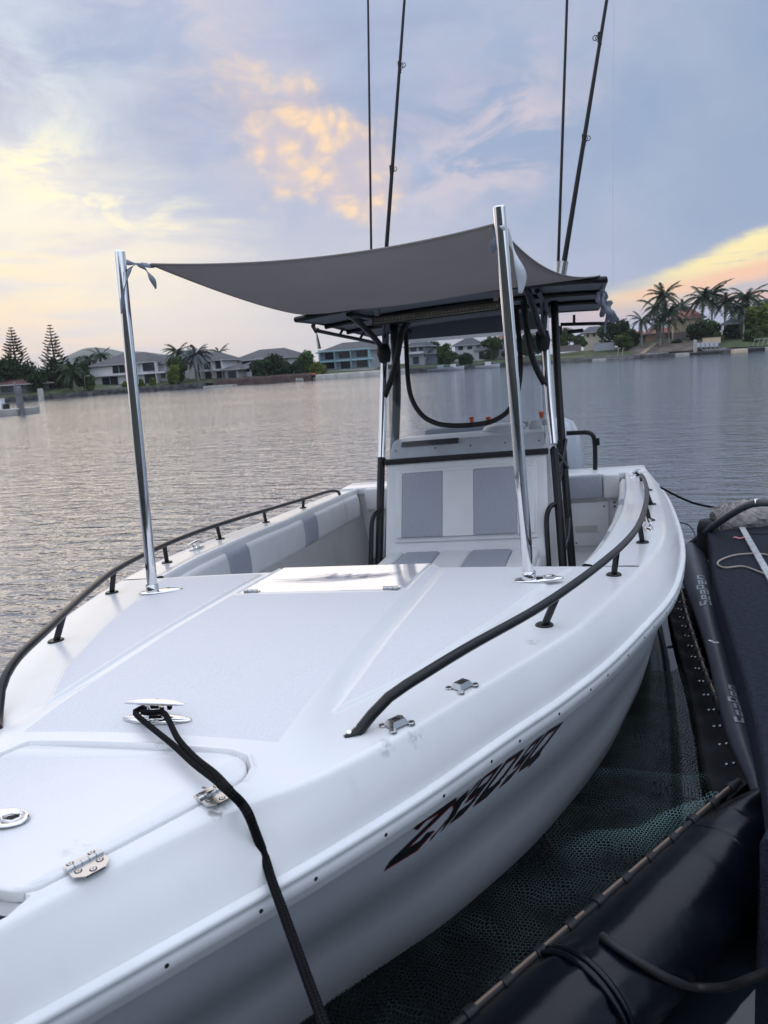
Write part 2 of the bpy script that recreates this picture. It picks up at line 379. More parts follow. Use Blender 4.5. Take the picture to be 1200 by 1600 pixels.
    def loft(s, rows, mi=0, smooth=True, closed=False, uv=False):
        n = len(rows[0]); vs = [p for r in rows for p in r]; fs = []; uvs = []
        for i in range(len(rows)-1):
            for k in range(n if closed else n-1):
                k2 = (k+1) % n
                fs.append((i*n+k, i*n+k2, (i+1)*n+k2, (i+1)*n+k))
                uvs.append(((k/(n-1), i/(len(rows)-1)), ((k+1)/(n-1), i/(len(rows)-1)), ((k+1)/(n-1), (i+1)/(len(rows)-1)), (k/(n-1), (i+1)/(len(rows)-1))))
        return s.add(vs, fs, uvs if uv else None, mi=mi, smooth=smooth)
    def build(s, name, mats, parent=None, origin=None, **kw):
        me = bpy.data.meshes.new(name)
        vs = s.v
        if origin is not None: vs = [(a-origin[0], b-origin[1], c_-origin[2]) for a, b, c_ in vs]
        me.from_pydata(vs, [], s.f)
        if not isinstance(mats, (list, tuple)): mats = [mats]
        for m_ in mats: me.materials.append(m_)
        me.polygons.foreach_set('material_index', s.mi); me.polygons.foreach_set('use_smooth', s.sm)
        if any(u for u in s.uv):
            ul = me.uv_layers.new(name='UVMap')
            for p, u in zip(me.polygons, s.uv):
                if u:
                    for li, w in zip(p.loop_indices, u): ul.data[li].uv = w
        me.update()
        o = bpy.data.objects.new(name, me); COL.objects.link(o)
        if origin is not None: o.location = origin
        if parent: o.parent = parent
        return tag(o, **kw)
def fixn(o):
    bm = bmesh.new(); bm.from_mesh(o.data); bmesh.ops.remove_doubles(bm, verts=bm.verts[:], dist=1e-5)
    bmesh.ops.recalc_face_normals(bm, faces=bm.faces[:]); bm.to_mesh(o.data); bm.free(); return o
def solid(o, th, off=-1):
    md = o.modifiers.new('thickness', 'SOLIDIFY'); md.thickness = th; md.offset = off; return o
def crv(pts, n=60):
    """Catmull-Rom through pts, resampled evenly by length"""
    P = [Vector(p) for p in pts]; D = len(P[0]); P = [2*P[0]-P[1]]+P+[2*P[-1]-P[-2]]; out = []
    for i in range(1, len(P)-2):
        for k in range(16):
            t = k/16; a, b, c_, d = P[i-1], P[i], P[i+1], P[i+2]
            out.append(.5*((2*b)+(-a+c_)*t+(2*a-5*b+4*c_-d)*t*t+(-a+3*b-3*c_+d)*t**3))
    out.append(P[-2]); L = [0]
    for i in range(1, len(out)): L.append(L[-1]+(out[i]-out[i-1]).length)
    res = []; j = 0
    for i in range(n+1):
        s_ = L[-1]*i/n
        while j < len(L)-2 and L[j+1] < s_: j += 1
        f = (s_-L[j])/max(1e-9, L[j+1]-L[j]); res.append(out[j].lerp(out[j+1], f))
    return res
def interp(x, xs, ys):
    if x <= xs[0]: return ys[0]
    for i in range(1, len(xs)):
        if x <= xs[i]:
            t = (x-xs[i-1])/(xs[i]-xs[i-1]); return ys[i-1]+(ys[i]-ys[i-1])*t
    return ys[-1]
def sstep(a, b, x):
    t = max(0, min(1, (x-a)/(b-a))); return t*t*(3-2*t)
def text_mesh(body, size, font_shear=0.0):
    cu = bpy.data.curves.new('txt', 'FONT'); cu.body = body; cu.size = size; cu.shear = font_shear; cu.fill_mode = 'FRONT'
    o = bpy.data.objects.new('txt', cu); me = bpy.data.meshes.new_from_object(o)
    vs = [v.co.copy() for v in me.vertices]; fs = [tuple(p.vertices) for p in me.polygons]
    bpy.data.objects.remove(o); bpy.data.curves.remove(cu); bpy.data.meshes.remove(me); return vs, fs
def ray_w(px, py): return RW @ Vector(((px-600)/FPX, 1, -(py-800)/FPX))
def wy(px, py, Y): d = ray_w(px, py); return CW + d*((Y-CW.y)/d.y)
def wz(px, py, Z): d = ray_w(px, py); return CW + d*((Z-CW.z)/d.z)
HB = HT.transposed(); CB = Vector((1.0, 0, 1.6))
def bz(px, py, Z): d = HB @ ray_w(px, py); return CB + d*((Z-CB.z)/d.z)
def by(px, py, Y): d = HB @ ray_w(px, py); return CB + d*(Y/d.y)

def stain(M, spots):
    t = NT(M.node_tree); b = t.n['Principled BSDF']; co = t.new('ShaderNodeTexCoord').outputs['Object']; nz = t.noise(co, 55, 5, .7)
    for c_, r, amt in spots:
        v = t.new('ShaderNodeVectorMath', operation='DISTANCE'); t.link(co, v.inputs[0]); v.inputs[1].default_value = c_
        k = t.math('MULTIPLY', t.smooth(v.outputs['Value'], r, r*.3), t.smooth(nz, .48, .62)); src = b.inputs['Base Color'].links[0].from_socket
        t.link(t.mix(t.math('MULTIPLY', k, amt), src, (.20, .19, .17)), b.inputs['Base Color'])
SPOTS = [(tuple(bz(px, py, z)), r, a) for px, py, z, r, a in ((338, 1268, .864, .026, .8), (300, 1222, .866, .02, .5), (182, 1370, .80, .006, .9), (600, 1170, .85, .03, .4), (655, 1150, .85, .04, .35), (835, 1010, .85, .04, .35), (265, 1165, .88, .05, .3), (120, 1330, .87, .04, .3))]
stain(GEL, SPOTS); stain(DECK, SPOTS)
# ================================================================ THE BOAT (boat frame: x to port, y aft, z up from the waterline)
boat = empty('fishing_boat', (0, 0, 0), (0, -HEEL, 0), label='white centre console fishing boat with black rails moored beside the black pen tubes', cat='boat')
def sheer(y): return interp(y, [0, 2.0, 2.6, 3.2, 3.85, 4.55, 6.6], [.868, .86, .842, .81, .77, .72, .63])
NS = 110
crease = crv([(0,.60),(.045,.68),(.11,.79),(.211,.962),(.325,1.125),(.43,1.235),(.55,1.42),(.692,1.69),(.80,1.895),(.89,2.09),(.985,2.40),(1.08,2.75),(1.135,3.0),(1.187,3.28),(1.222,3.6),(1.242,3.95),(1.262,4.5),(1.278,5.2),(1.282,6.0),(1.27,6.55)], NS)
railc = crv([(0,.555),(.07,.635),(.155,.752),(.27,.915),(.386,1.082),(.455,1.185),(.585,1.40),(.737,1.69),(.85,1.90),(.955,2.14),(1.067,2.47),(1.166,2.81),(1.232,3.17),(1.292,3.70),(1.335,4.45),(1.355,5.3),(1.353,6.0),(1.335,6.55)], NS)
knuck = crv([(0,.86),(.07,.95),(.17,1.08),(.30,1.26),(.42,1.43),(.56,1.66),(.69,1.90),(.82,2.18),(.94,2.52),(1.04,2.88),(1.12,3.25),(1.19,3.8),(1.23,4.5),(1.25,5.3),(1.25,6.0),(1.24,6.55)], NS)
water_l = crv([(0,1.24),(.06,1.33),(.13,1.45),(.217,1.59),(.333,1.755),(.474,1.955),(.62,2.22),(.717,2.43),(.84,2.75),(.931,3.04),(1.02,3.42),(1.09,3.76),(1.14,4.3),(1.16,5.0),(1.17,6.0),(1.16,6.55)], NS)
def xw(y):                                           # half width of the deck at y
    for i in range(1, len(crease)):
        if y <= crease[i].y:
            a, b = crease[i-1], crease[i]; t = (y-a.y)/(b.y-a.y); return a.x+(b.x-a.x)*t
    return crease[-1].x
def deckz(x, y):
    w = max(xw(y)-.018, .02); u = min(1, abs(x)/w)
    return sheer(y) + .020*(1-u*u)
DZR, DZB = .115, .185
# hull shell
def hull_rows():
    rows = []
    def ring(c, zf):
        return [(p.x, p.y, zf(p, i)) for i, p in enumerate(c)]
    rt = [(p.x-.004, p.y+.004, sheer(crease[i].y)-DZR) for i, p in enumerate(railc)]
    rb = [(p.x*.985-.014, p.y+.022, sheer(crease[i].y)-DZB) for i, p in enumerate(railc)]
    kn = [(max(0, p.x), p.y, .41-.05*sstep(.5, 3, p.y)) for p in knuck]
    kn2 = [(max(0, p.x-.010), p.y+.006, .40-.05*sstep(.5, 3, p.y)) for p in knuck]
    wl = [(p.x, p.y, .02-.036*p.x) for p in water_l]
    def lerp(a, b, t, bow=0.0): return [tuple(a[i][k]+(b[i][k]-a[i][k])*t for k in range(3)) for i in range(len(a))]
    def conc(a, b, t, d): 
        o = []
        for i in range(len(a)):
            p = [a[i][k]+(b[i][k]-a[i][k])*t for k in range(3)]
            f = d*min(1, p[0]/.25); o.append((max(0, p[0]-f), p[1]+f*.6, p[2]))
        return o
    kn = lerp(rb, wl, .36); kn = [(p[0]+.004*min(1, p[0]/.2), p[1]-.002, p[2]) for p in kn]
    kn2 = lerp(rb, wl, .375); kn2 = [(max(0, p[0]-.004*min(1, p[0]/.2)), p[1]+.002, p[2]) for p in kn2]
    bt = [(p.x*.62, min(6.55, p.y+.25*max(0, 1-p.x)), -.28) for p in water_l]
    ke = [(0, min(6.55, p.y+.5), -.42) for p in water_l]
    return [rt, rb, conc(rb, kn, .5, .0), kn, kn2, conc(kn2, wl, .33, -.004), conc(kn2, wl, .66, -.004), wl, bt, ke]
HR = hull_rows()
full = lambda row: [(-x, y, z) for x, y, z in row[::-1][:-1]] + row
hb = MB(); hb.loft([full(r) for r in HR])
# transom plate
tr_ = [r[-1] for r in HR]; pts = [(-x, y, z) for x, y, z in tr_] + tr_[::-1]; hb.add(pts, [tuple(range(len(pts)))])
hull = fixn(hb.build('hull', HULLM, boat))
# topsides band between the deck edge and the rub rail, rolled over the crease
rows = []
for k, (a, dz_) in enumerate([(-.018, .000), (-.006, -.0015), (.0, -.006), (.006, -.014)]):
    rows.append([(p.x+a, p.y, sheer(p.y)+dz_) for p in crease])
for t in (.25, .5, .75, 1.0):
    rows.append([((p.x+.006)*(1-t)+railc[i].x*t + .006*math.sin(t*math.pi), p.y*(1-t)+railc[i].y*t, (sheer(p.y)-.014)*(1-t)+(sheer(p.y)-DZR)*t) for i, p in enumerate(crease)])
MB().loft([[(-x, y, z) for x, y, z in r[::-1] if x > .0] + [(0, r[0][1], r[0][2])] + [(x, y, z) for x, y, z in r[1:] if x > 0] if False else full([(max(0, x), y, z) for x, y, z in r]) for r in rows]).build('deck_flange', GEL, boat)
# rub rail
def rail_prof():
    P = [(0.0, -DZR+.001), (.014, -DZR-.002), (.019, -DZR-.010), (.012, -DZR-.014), (.016, -DZR-.022), (.016, -DZR-.040), (.010, -DZR-.046), (.008, -DZR-.060), (-.002, -DZR-.068), (-.018, -DZR-.070)]
    rows = []
    for o_, z_ in P:
        row = []
        for i, p in enumerate(railc):
            a = railc[max(0, i-1)]; b = railc[min(NS, i+1)]; t = (b-a).normalized(); nx, ny = t.y, -t.x
            if i == 0: nx, ny = 0, -1
            row.append((max(0, p.x+nx*o_), p.y+ny*o_, sheer(crease[i].y)+z_))
        rows.append(full(row))
    return rows
rub = MB().loft(rail_prof()).build('rub_rail', RUB, boat)
# screws along the rub rail
L = 0; k = 0; nxt = .12
for i in range(1, NS):
    L += (railc[i]-railc[i-1]).length
    if L > nxt:
        nxt += .155; k += 1
        t = (railc[i+1]-railc[i-1]).normalized(); nx, ny = t.y, -t.x
        for sg in ((1, -1) if k < 14 else (1,)):
            c_ = Vector((sg*(railc[i].x+nx*.0155), railc[i].y+ny*.0155, sheer(crease[i].y)-DZR-.031))
            MB().disc(c_, (sg*nx, ny, 0), .0042, .0012, 10).build('screw', DARK, rub)

# ---------------- foredeck: a height field with the moulded panels
AFT = 2.83
HATCH = [(-.262,1.285),(.235,1.285),(.275,1.272),(.298,1.24),(.302,1.205),(.115,.868),(.085,.842),(-.085,.842),(-.115,.868),(-.302,1.205),(-.298,1.24)]
def in_poly(x, y, P):
    c_ = False; n = len(P)
    for i in range(n):
        x0, y0 = P[i]; x1, y1 = P[(i+1) % n]
        if (y0 > y) != (y1 > y) and x < (x1-x0)*(y-y0)/(y1-y0)+x0: c_ = not c_
    return c_
def dist_poly(x, y, P):
    best = 9
    for i in range(len(P)):
        x0, y0 = P[i]; x1, y1 = P[(i+1) % len(P)]
        dx_, dy_ = x1-x0, y1-y0; t = max(0, min(1, ((x-x0)*dx_+(y-y0)*dy_)/(dx_*dx_+dy_*dy_)))
        d = math.hypot(x-x0-t*dx_, y-y0-t*dy_); best = min(best, d)
    return best if not in_poly(x, y, P) else -best
SIDE = [(.385,2.76),(.385,1.50),(.50,1.70),(.655,2.13),(.76,2.50),(.84,2.76)]      # moulded side panel
CENT = [(-.318,2.385),(-.318,1.335),(.318,1.335),(.318,2.385)]
def deck_height(x, y):
    z = deckz(x, y); ns = 0
    ax = abs(x)
    # centre platform stands proud; its flank widens towards the bow
    w_ = max(.02, xw(y)-.018)
    wd = .034+.11*sstep(1.75, 1.18, y)
    z += .017*(1-sstep(.318, .318+wd, ax))*sstep(1.10, 1.55, y)*(1-sstep(w_-.05, w_-.0, ax))
    ds = dist_poly(ax, y, SIDE)
    z += .008*sstep(.010, -.004, ds)
    if ds < -.006: ns = 1
    dc = dist_poly(x, y, CENT)
    if dc < 0: ns = 1
    # anchor hatch recess
    dh = dist_poly(x, y, HATCH)
    if dh < .003: z -= .024*sstep(.003, -.001, dh)
    elif dh < .016 and y > 1.2: z += .0035*sstep(.016, .006, dh)
    # lid recess at the aft end
    if y > 2.405 and ax < .322: z -= .006*sstep(2.405, 2.412, y)*sstep(.322, .315, ax)
    # chain slot in the bow
    sl_ = dist_poly(x, y, [(-.06,.62),(.06,.62),(.108,.848),(-.108,.848)])
    if sl_ < .003: z -= .38*sstep(.003, -.002, sl_)
    # rolled aft edge
    if y > AFT-.02: z -= .012*((y-AFT+.02)/.02)**2
    return z, ns
NU, NV = 420, 480
vs = []; msk = []
for j in range(NV+1):
    y = .602+.75*j/240 if j <= 240 else 1.352+(AFT-1.352)*(j-240)/240
    w = xw(y)-.0175
    if w < .004: w = .004
    for i in range(NU+1):
        x = -w+2*w*i/NU; z, n_ = deck_height(x, y); vs.append((x, y, z)); msk.append(n_)
fs = [(j*(NU+1)+i, j*(NU+1)+i+1, (j+1)*(NU+1)+i+1, (j+1)*(NU+1)+i) for j in range(NV) for i in range(NU)]
fd = MB().add(vs, fs, smooth=True).build('foredeck', DECK, boat)
at = fd.data.attributes.new('nonskid', 'FLOAT', 'POINT'); at.data.foreach_set('value', [float(a) for a in msk])
# aft drop of the foredeck (bulkhead facing the cockpit)
w = xw(AFT)-.018
rows = []
for z_, yy in ((-.012, AFT), (-.03, AFT+.008), (-.05, AFT+.004), (-.055, AFT-.01), (-.80, AFT-.02)):
    rows.append([((-w+2*w*i/40)*(1 if z_ > -.5 else .74), yy, deckz(-w+2*w*i/40, AFT)+z_ if z_ > -.5 else .06) for i in range(41)])
MB().loft(rows).build('bulkhead', GELS, boat)
# anchor hatch lid
def lidz(x, y): 
    w_ = max(.02, xw(y)-.018); return deckz(x, y)+.017*sstep(1.10, 1.55, y)
def dkz(x, y): return deck_height(x, y)[0]
hl = MB()
def offs(P, d):
    n = len(P); out = []
    for i in range(n):
        a, b, c_ = Vector(P[i-1]), Vector(P[i]), Vector(P[(i+1) % n])
        t1 = (b-a).normalized(); t2 = (c_-b).normalized(); n1_ = Vector((t1.y, -t1.x)); n2_ = Vector((t2.y, -t2.x))
        m_ = (n1_+n2_).normalized(); out.append(b+m_*d/max(.4, m_.dot(n1_)))
    return out
def roundp(P, k=3):
    for _ in range(k):
        Q = []
        for i in range(len(P)):
            a = Vector(P[i]); b = Vector(P[(i+1) % len(P)])
            d = (b-a).length; r = min(.25, .012/d) if d > .05 else .25
            Q += [a.lerp(b, r), a.lerp(b, 1-r)]
        P = Q
    return P
HP = roundp([Vector(p) for p in HATCH], 2)
rings = []
for d, z_ in ((-.004, -.02), (-.004, -.004), (-.006, -.0012), (-.010, .0)):
    rings.append([(p.x, p.y, deckz(p.x, p.y)+.001+z_) for p in offs(HP, -d if False else d)])
a_ = sum((HP[i].x*HP[(i+1) % len(HP)].y-HP[(i+1) % len(HP)].x*HP[i].y) for i in range(len(HP)))
sgn = 1 if a_ > 0 else -1
rings = []
for d, z_ in ((.004, -.02), (.004, -.004), (.006, -.0012), (.011, .0)):
    rings.append([(p.x, p.y, lidz(p.x, p.y)+.001+z_) for p in offs(HP, -sgn*d)])
hl.loft(rings, closed=True); hl.add(rings[-1], [tuple(range(len(HP)))], smooth=False)
lid = hl.build('anchor_hatch', DECK, boat); at = lid.data.attributes.new('nonskid', 'FLOAT', 'POINT')
at.data.foreach_set('value', [0.0]*(len(HP)*4)+[1.0]*len(HP)); fixn(lid)

MB().add([(x, y, .828) for x, y in ((-.055, .66), (.055, .66), (.114, .855), (-.114, .855))], [(0, 1, 2, 3)]).build('anchor_well_shade', DARK, boat)  # dark sheet stands in for the shade inside the bow slot
def hinge(parent, x, y, ang, s=1.0):
    """butt hinge with bevelled leaves, five knuckles and six screws"""
    z0 = lidz(x, y)+.003; R3 = rotz(ang)
    def T(p): v = R3 @ Vector(p)*s; return Vector((x, y, z0))+v
    b = MB()
    for sg in (-1, 1):
        out = [(sg*.004, -.030), (sg*.026, -.030), (sg*.040, -.016), (sg*.040, .016), (sg*.026, .030), (sg*.004, .030)]
        lo = [T((u, v, 0)) for u, v in out]; hi = [T((u, v, .0035)) for u, v in out]
        fs = [(i, (i+1) % 6, 6+(i+1) % 6, 6+i) for i in range(6)]+[tuple(range(6, 12))]
        b.add(lo+hi, fs)
    h = b.build('hinge', STEEL, parent); fixn(h)
    kn = MB()
    for k in range(5):
        kn.tube([T((0, -.030+.0122*k, .0045)), T((0, -.030+.0122*k+.0112, .0045))], .0052*s, 12)
    kn.build('hinge_barrel', STEEL, h)
    for sg in (-1, 1):
        for u, v in ((.016, -.018), (.016, .018), (.031, 0)):
            sc_ = MB().disc(T((sg*u, v, .0035)), (0, 0, 1), .0062*s, .0006*s, 14, mi=1).disc(T((sg*u, v, .0038)), (0, 0, 1), .0046*s, .0010*s, 14).disc(T((sg*u, v, .0047)), (0, 0, 1), .0016*s, .0004*s, 8, mi=1).build('hinge_screw', [STEEL, DARK], h)
            MB().box(T((sg*u, v, .0046))-Vector((.0022, .0006, 0)), T((sg*u, v, .0046))+Vector((.0022, .0006, .0004))).build('screw_slot', DARK, h) if False else None
    return h
hinge(lid, .268, 1.148, R_(-29)); hinge(lid, .152, .932, R_(-29))
# oval flush latch
lt = MB(); lc = bz(20, 1276, .886)
def oval(cx, cy, rx, ry, z, n=32, ang=0): return [(cx+rx*math.cos(2*math.pi*k/n)*math.cos(ang)-ry*math.sin(2*math.pi*k/n)*math.sin(ang), cy+rx*math.cos(2*math.pi*k/n)*math.sin(ang)+ry*math.sin(2*math.pi*k/n)*math.cos(ang), z) for k in range(n)]
lx, ly = bz(16, 1276, .886).x-.012, bz(16, 1276, .886).y
zt = lidz(lx, ly)+.0025
rg = [oval(lx, ly, .048, .030, zt-.003), oval(lx, ly, .047, .029, zt+.001), oval(lx, ly, .042, .024, zt+.002), oval(lx, ly, .037, .020, zt-.002), oval(lx, ly, .033, .017, zt-.002)]
lt.loft([[*r] for r in rg], closed=True); lt.add(rg[-1], [tuple(range(32))])
la = lt.build('flush_latch', CHROME, lid)
MB().disc((lx+.016, ly, zt-.0018), (0, 0, 1), .011, .0008, 20, sx=1.4).build('latch_hole', DARK, la)
MB().tube([(lx-.03, ly, zt), (lx-.01, ly, zt+.001), (lx+.004, ly+.012, zt+.001), (lx+.026, ly+.012, zt+.001), (lx+.034, ly, zt+.001), (lx+.026, ly-.012, zt+.001), (lx+.004, ly-.012, zt+.001), (lx-.01, ly, zt+.001)], .0028, 8).build('latch_ring', CHROME, la)

# aft centre lid, glossy, with grey script flourish
gl = MB(); g0, g1 = 2.418, AFT+.004
rows = []
for off_, z_ in ((0, -.006), (0, .003), (.004, .0055), (.010, .006)):
    row = []
    P = [(-.312+off_, g0+off_), (.285-off_, g0+off_), (.306-off_, g0+.03+off_), (.312-off_, g1-off_), (-.312+off_, g1-off_)]
    row = [(x, y, deckz(x, min(y, AFT))+.0085+z_) for x, y in P]; rows.append(row)
gl.loft(rows, closed=True, smooth=False); gl.add(rows[-1], [tuple(range(5))])
GLOSS = mat('glossy_lid', (.72, .74, .78), .05, coat=1.0)
glid = fixn(gl.build('glossy_hatch', GLOSS, boat))
def flour(name, L_, w_):
    b = MB(); C_ = crv([(x, y) for x, y in L_], 50); top = []; bot = []
    for i, p in enumerate(C_):
        t = (C_[min(50, i+1)]-C_[max(0, i-1)]).normalized(); n_ = Vector((-t.y, t.x)); ww = 1.5*w_*(math.sin(math.pi*i/50)**.6+.15)
        for lst, sg in ((top, 1), (bot, -1)):
            q_ = p+n_*sg*ww; lst.append((q_.x, q_.y, deckz(q_.x, q_.y)+.0152))
    b.loft([bot, top]); return b.build(name, GREYL, glid)
flour('script_line', [(-.26, 2.60), (-.10, 2.60), (.05, 2.63), (.18, 2.66), (.25, 2.70)], .0035)
flour('script_line', [(-.24, 2.57), (-.05, 2.575), (.10, 2.61), (.26, 2.665)], .0028)
flour('script_line', [(-.13, 2.62), (-.06, 2.66), (-.02, 2.67), (-.05, 2.61), (.0, 2.64), (.04, 2.66), (.03, 2.62), (.08, 2.65), (.12, 2.67)], .0035)
flour('script_line', [(-.02, 2.595), (.06, 2.62), (.12, 2.65), (.09, 2.61), (.17, 2.645), (.21, 2.68)], .003)
for x in (-.262, .262):
    z0 = deckz(x, g0)+.0145; b = MB()
    b.box((x-.030, g0-.022, z0-.003), (x+.030, g0+.020, z0+.003), bev=.002)
    hh = b.build('lid_hinge', STEEL, glid)
    b = MB(); 
    for k in range(3): b.tube([(x-.026+.018*k, g0, z0+.007), (x-.026+.018*k+.016, g0, z0+.007)], .0065, 12)
    b.build('hinge_barrel', STEEL, hh)

# bow cleat (along x)
def cleat(name, c, ang, L_=.080, h=.034, parent=boat, base=.088):
    R3 = rotz(ang); c = Vector(c); T = lambda p: c+R3 @ Vector(p)
    b = MB(); n = 28
    rg = [[T((base*math.cos(2*math.pi*k/n), base*.26*math.sin(2*math.pi*k/n)*abs(math.sin(2*math.pi*k/n))**.25, z)) if r == 1 else T((base*r*math.cos(2*math.pi*k/n), base*.26*r*math.sin(2*math.pi*k/n)*abs(math.sin(2*math.pi*k/n))**.25, z)) for k in range(n)] for r, z in ((1, 0), (1, .003), (.93, .006), (.5, .008))]
    b.loft(rg, closed=True); b.add(rg[-1], [tuple(range(n))])
    for sx_ in (-.3*L_, .3*L_): b.tube([T((sx_, 0, .004)), T((sx_*.9, 0, h*.5)), T((sx_*.85, 0, h))], [.010, .0075, .009], 14)
    pts = [T((L_*t, 0, h+.004+.004*(1-t*t))) for t in [-1, -.96, -.85, -.6, -.3, 0, .3, .6, .85, .96, 1]]
    b.tube(pts, [.001, .003, .006, .009, .011, .012, .011, .009, .006, .003, .001], 16, flat=.55)
    return b.build(name, CHROME, parent)
CL = Vector((0, 1.392, dkz(0, 1.392)+.001))
cleat('bow_cleat', CL, 0)
zc = lambda x, y, d=0: sheer(y)+d
cleat('side_cleat', (-1.135, 3.55, sheer(3.55)+.004), R_(83), .065, .03, base=.07)
cleat('side_cleat', (1.150, 3.62, sheer(3.62)+.004), R_(97), .065, .03, base=.07)
cleat('stern_cleat', (1.17, 6.0, sheer(6.0)+.004), R_(60), .085, .034, base=.09)
# fender clips between rail end and crease
def clip(px, py, ang):
    p = bz(px, py, .862); x, y = p.x, p.y; z0 = dkz(x, y)+.004; R3 = rotz(ang); T = lambda q_: Vector((x, y, z0))+R3 @ Vector(q_)
    b = MB()
    for sg in (-1, 1):
        b.box((x-.010, y+sg*.028-.008, z0-.004), (x+.010, y+sg*.028+.008, z0+.003), bev=.003)
    o = [T((.017, -.022, .0)), T((.017, .022, .0)), T((-.017, .022, .0)), T((-.017, -.022, 0)), T((.011, -.016, .012)), T((.011, .016, .012)), T((-.011, .016, .012)), T((-.011, -.016, .012))]
    b = MB(); b.add(o, [(0, 1, 5, 4), (1, 2, 6, 5), (2, 3, 7, 6), (3, 0, 4, 7), (4, 5, 6, 7)])
    for u in (-1, 1):
        for v in (-1, 1): b.disc(T((u*.019, v*.025, -.004)), (0, 0, 1), .0085, .006, 14)
    k = b.build('rail_clip', STEEL, boat); fixn(k)
    MB().box(T((-.008, -.012, .0162)), T((.008, .012, .0166))).build('clip_slot', DARK, k) if False else None
    MB().disc(T((0, 0, .0115)), (0, 0, 1), .0085, .0012, 16, sx=1.1).build('clip_slot', DARK, k)
clip(722, 1075, R_(-32)); clip(620, 1135, R_(-36))

# ---------------- side decks (gunwales), coamings, liner
gy = [AFT-.004+ (6.5-AFT)*i/60 for i in range(61)]
lipx = lambda y: interp(y, [2.80, 3.05, 3.6, 4.3, 5.2, 6.2, 6.6], [.875, .925, .99, 1.045, 1.085, 1.105, 1.105])
# smooth the lip curve
_lc = crv([(lipx(y), y) for y in [2.80+.35*i for i in range(11)]], 80)
def lip(y):
    for i in range(1, len(_lc)):
        if y <= _lc[i].y: a, b = _lc[i-1], _lc[i]; return a.x+(b.x-a.x)*(y-a.y)/(b.y-a.y)
    return _lc[-1].x
for sg in (-1, 1):
    rows = []
    for f_, dz_ in ((1.0, 0), (.8, .002), (.35, .003), (.22, .003), (.16, .010), (.05, .014), (0, .010), (-.03, -.004), (-.05, -.03)):
        rows.append([(sg*(lip(y)+(xw(y)-.018-lip(y))*f_), y, sheer(y)+dz_) for y in gy])
    MB().loft(rows).build('gunwale', GEL, boat)
    # rolled coaming bolster in panels; grey bands between white
    segs = [(2.86, 3.66, 'w'), (3.66, 4.02, 'g'), (4.02, 4.95, 'w'), (4.95, 5.2, 'g'), (5.2, 6.1, 'w')] if sg < 0 else [(2.86, 3.5, 'w'), (3.5, 3.75, 'g'), (3.75, 4.75, 'w'), (4.75, 5.0, 'g'), (5.0, 6.1, 'w')]
    if sg < 0: segs = [(2.9, 3.52, 'w'), (3.52, 3.82, 'g'), (3.82, 4.78, 'w'), (4.78, 5.05, 'g'), (5.05, 5.7, 'w'), (5.7, 6.1, 'w')]
    for ya, yb, kd in segs:
        b = MB(); rows = []
        n = 16; P = [(-.01, -.028), (.030, -.022), (.046, -.05), (.050, -.12), (.046, -.19), (.034, -.215), (-.02, -.225)]
        for i in range(n+1):
            y = ya+(yb-ya)*i/n; e = min(1, 4*min(i/n, 1-i/n)+.75) if kd == 'w' else 1
            e = 1 - .25*(max(0, 1-min(i, n-i)/1.5))**2 
            rows.append([(sg*(lip(y)-.004-a*e), y, sheer(y)+z_) for a, z_ in P])
        b.loft(rows); b.add(rows[0], [tuple(range(len(P)))]); b.add(rows[-1], [tuple(range(len(P)))[::-1]])
        b.build('side_bolster', QUILT if kd == 'g' else CUSHW, boat)
    rows = []
    for f_, z_ in ((.004, None), (.03, .30), (.06, .10), (.09, .02)):
        rows.append([(sg*(lip(y)-f_-(1-min(1, (z_ or .7)/.7))*.16*sstep(4.2, 2.9, y)), y, sheer(y)-.03 if z_ is None else z_+.01) for y in gy])
    MB().loft(rows).build('liner_side', LINER, boat)
MB().add([(-.66, 2.8, .03), (.66, 2.8, .03), (1.0, 3.9, .03), (1.05, 6.5, .03), (-1.05, 6.5, .03), (-1.0, 3.9, .03)], [(0, 1, 2, 3, 4, 5)]).build('cockpit_sole', GELS, boat)
# transom: inside face, top, bolster, panel
b = MB(); TZ = sheer(6.3)+.02
b.box((-1.10, 6.24, .02), (1.10, 6.55, TZ-.012)); b.box((-1.26, 6.22, TZ-.06), (1.26, 6.56, TZ), bev=.012)
b.build('transom', GEL, boat)
for x0, x1, k in ((.66, .93, QUILT), (.93, 1.06, CUSHW), (.10, .66, CUSHW), (-.45, .10, QUILT), (-1.03, -.45, CUSHW)):
    MB().box((x0, 6.17, .47), (x1-.004, 6.25, TZ-.005), bev=.018).build('transom_bolster', k, boat)
b = MB(); b.box((.62, 6.215, .08), (.965, 6.235, .44), bev=.012); tp = b.build('access_panel', GELS, boat)
for p in ((.93, .40), (.70, .11)): MB().disc((p[0], 6.214, p[1]), (0, -1, 0), .007, .003, 10).build('screw', DARK, tp)
MB().box((.70, 6.208, .20), (.87, 6.216, .25)).build('vent', LINER, tp)
o = MB().box((.985, 6.225, .38), (1.035, 6.24, .44), bev=.004).build('wash_socket', GELS, boat)
for z_ in (.395, .425): MB().disc((1.01, 6.223, z_), (0, -1, 0), .008, .003, 10).build('socket_hole', DARK, o)

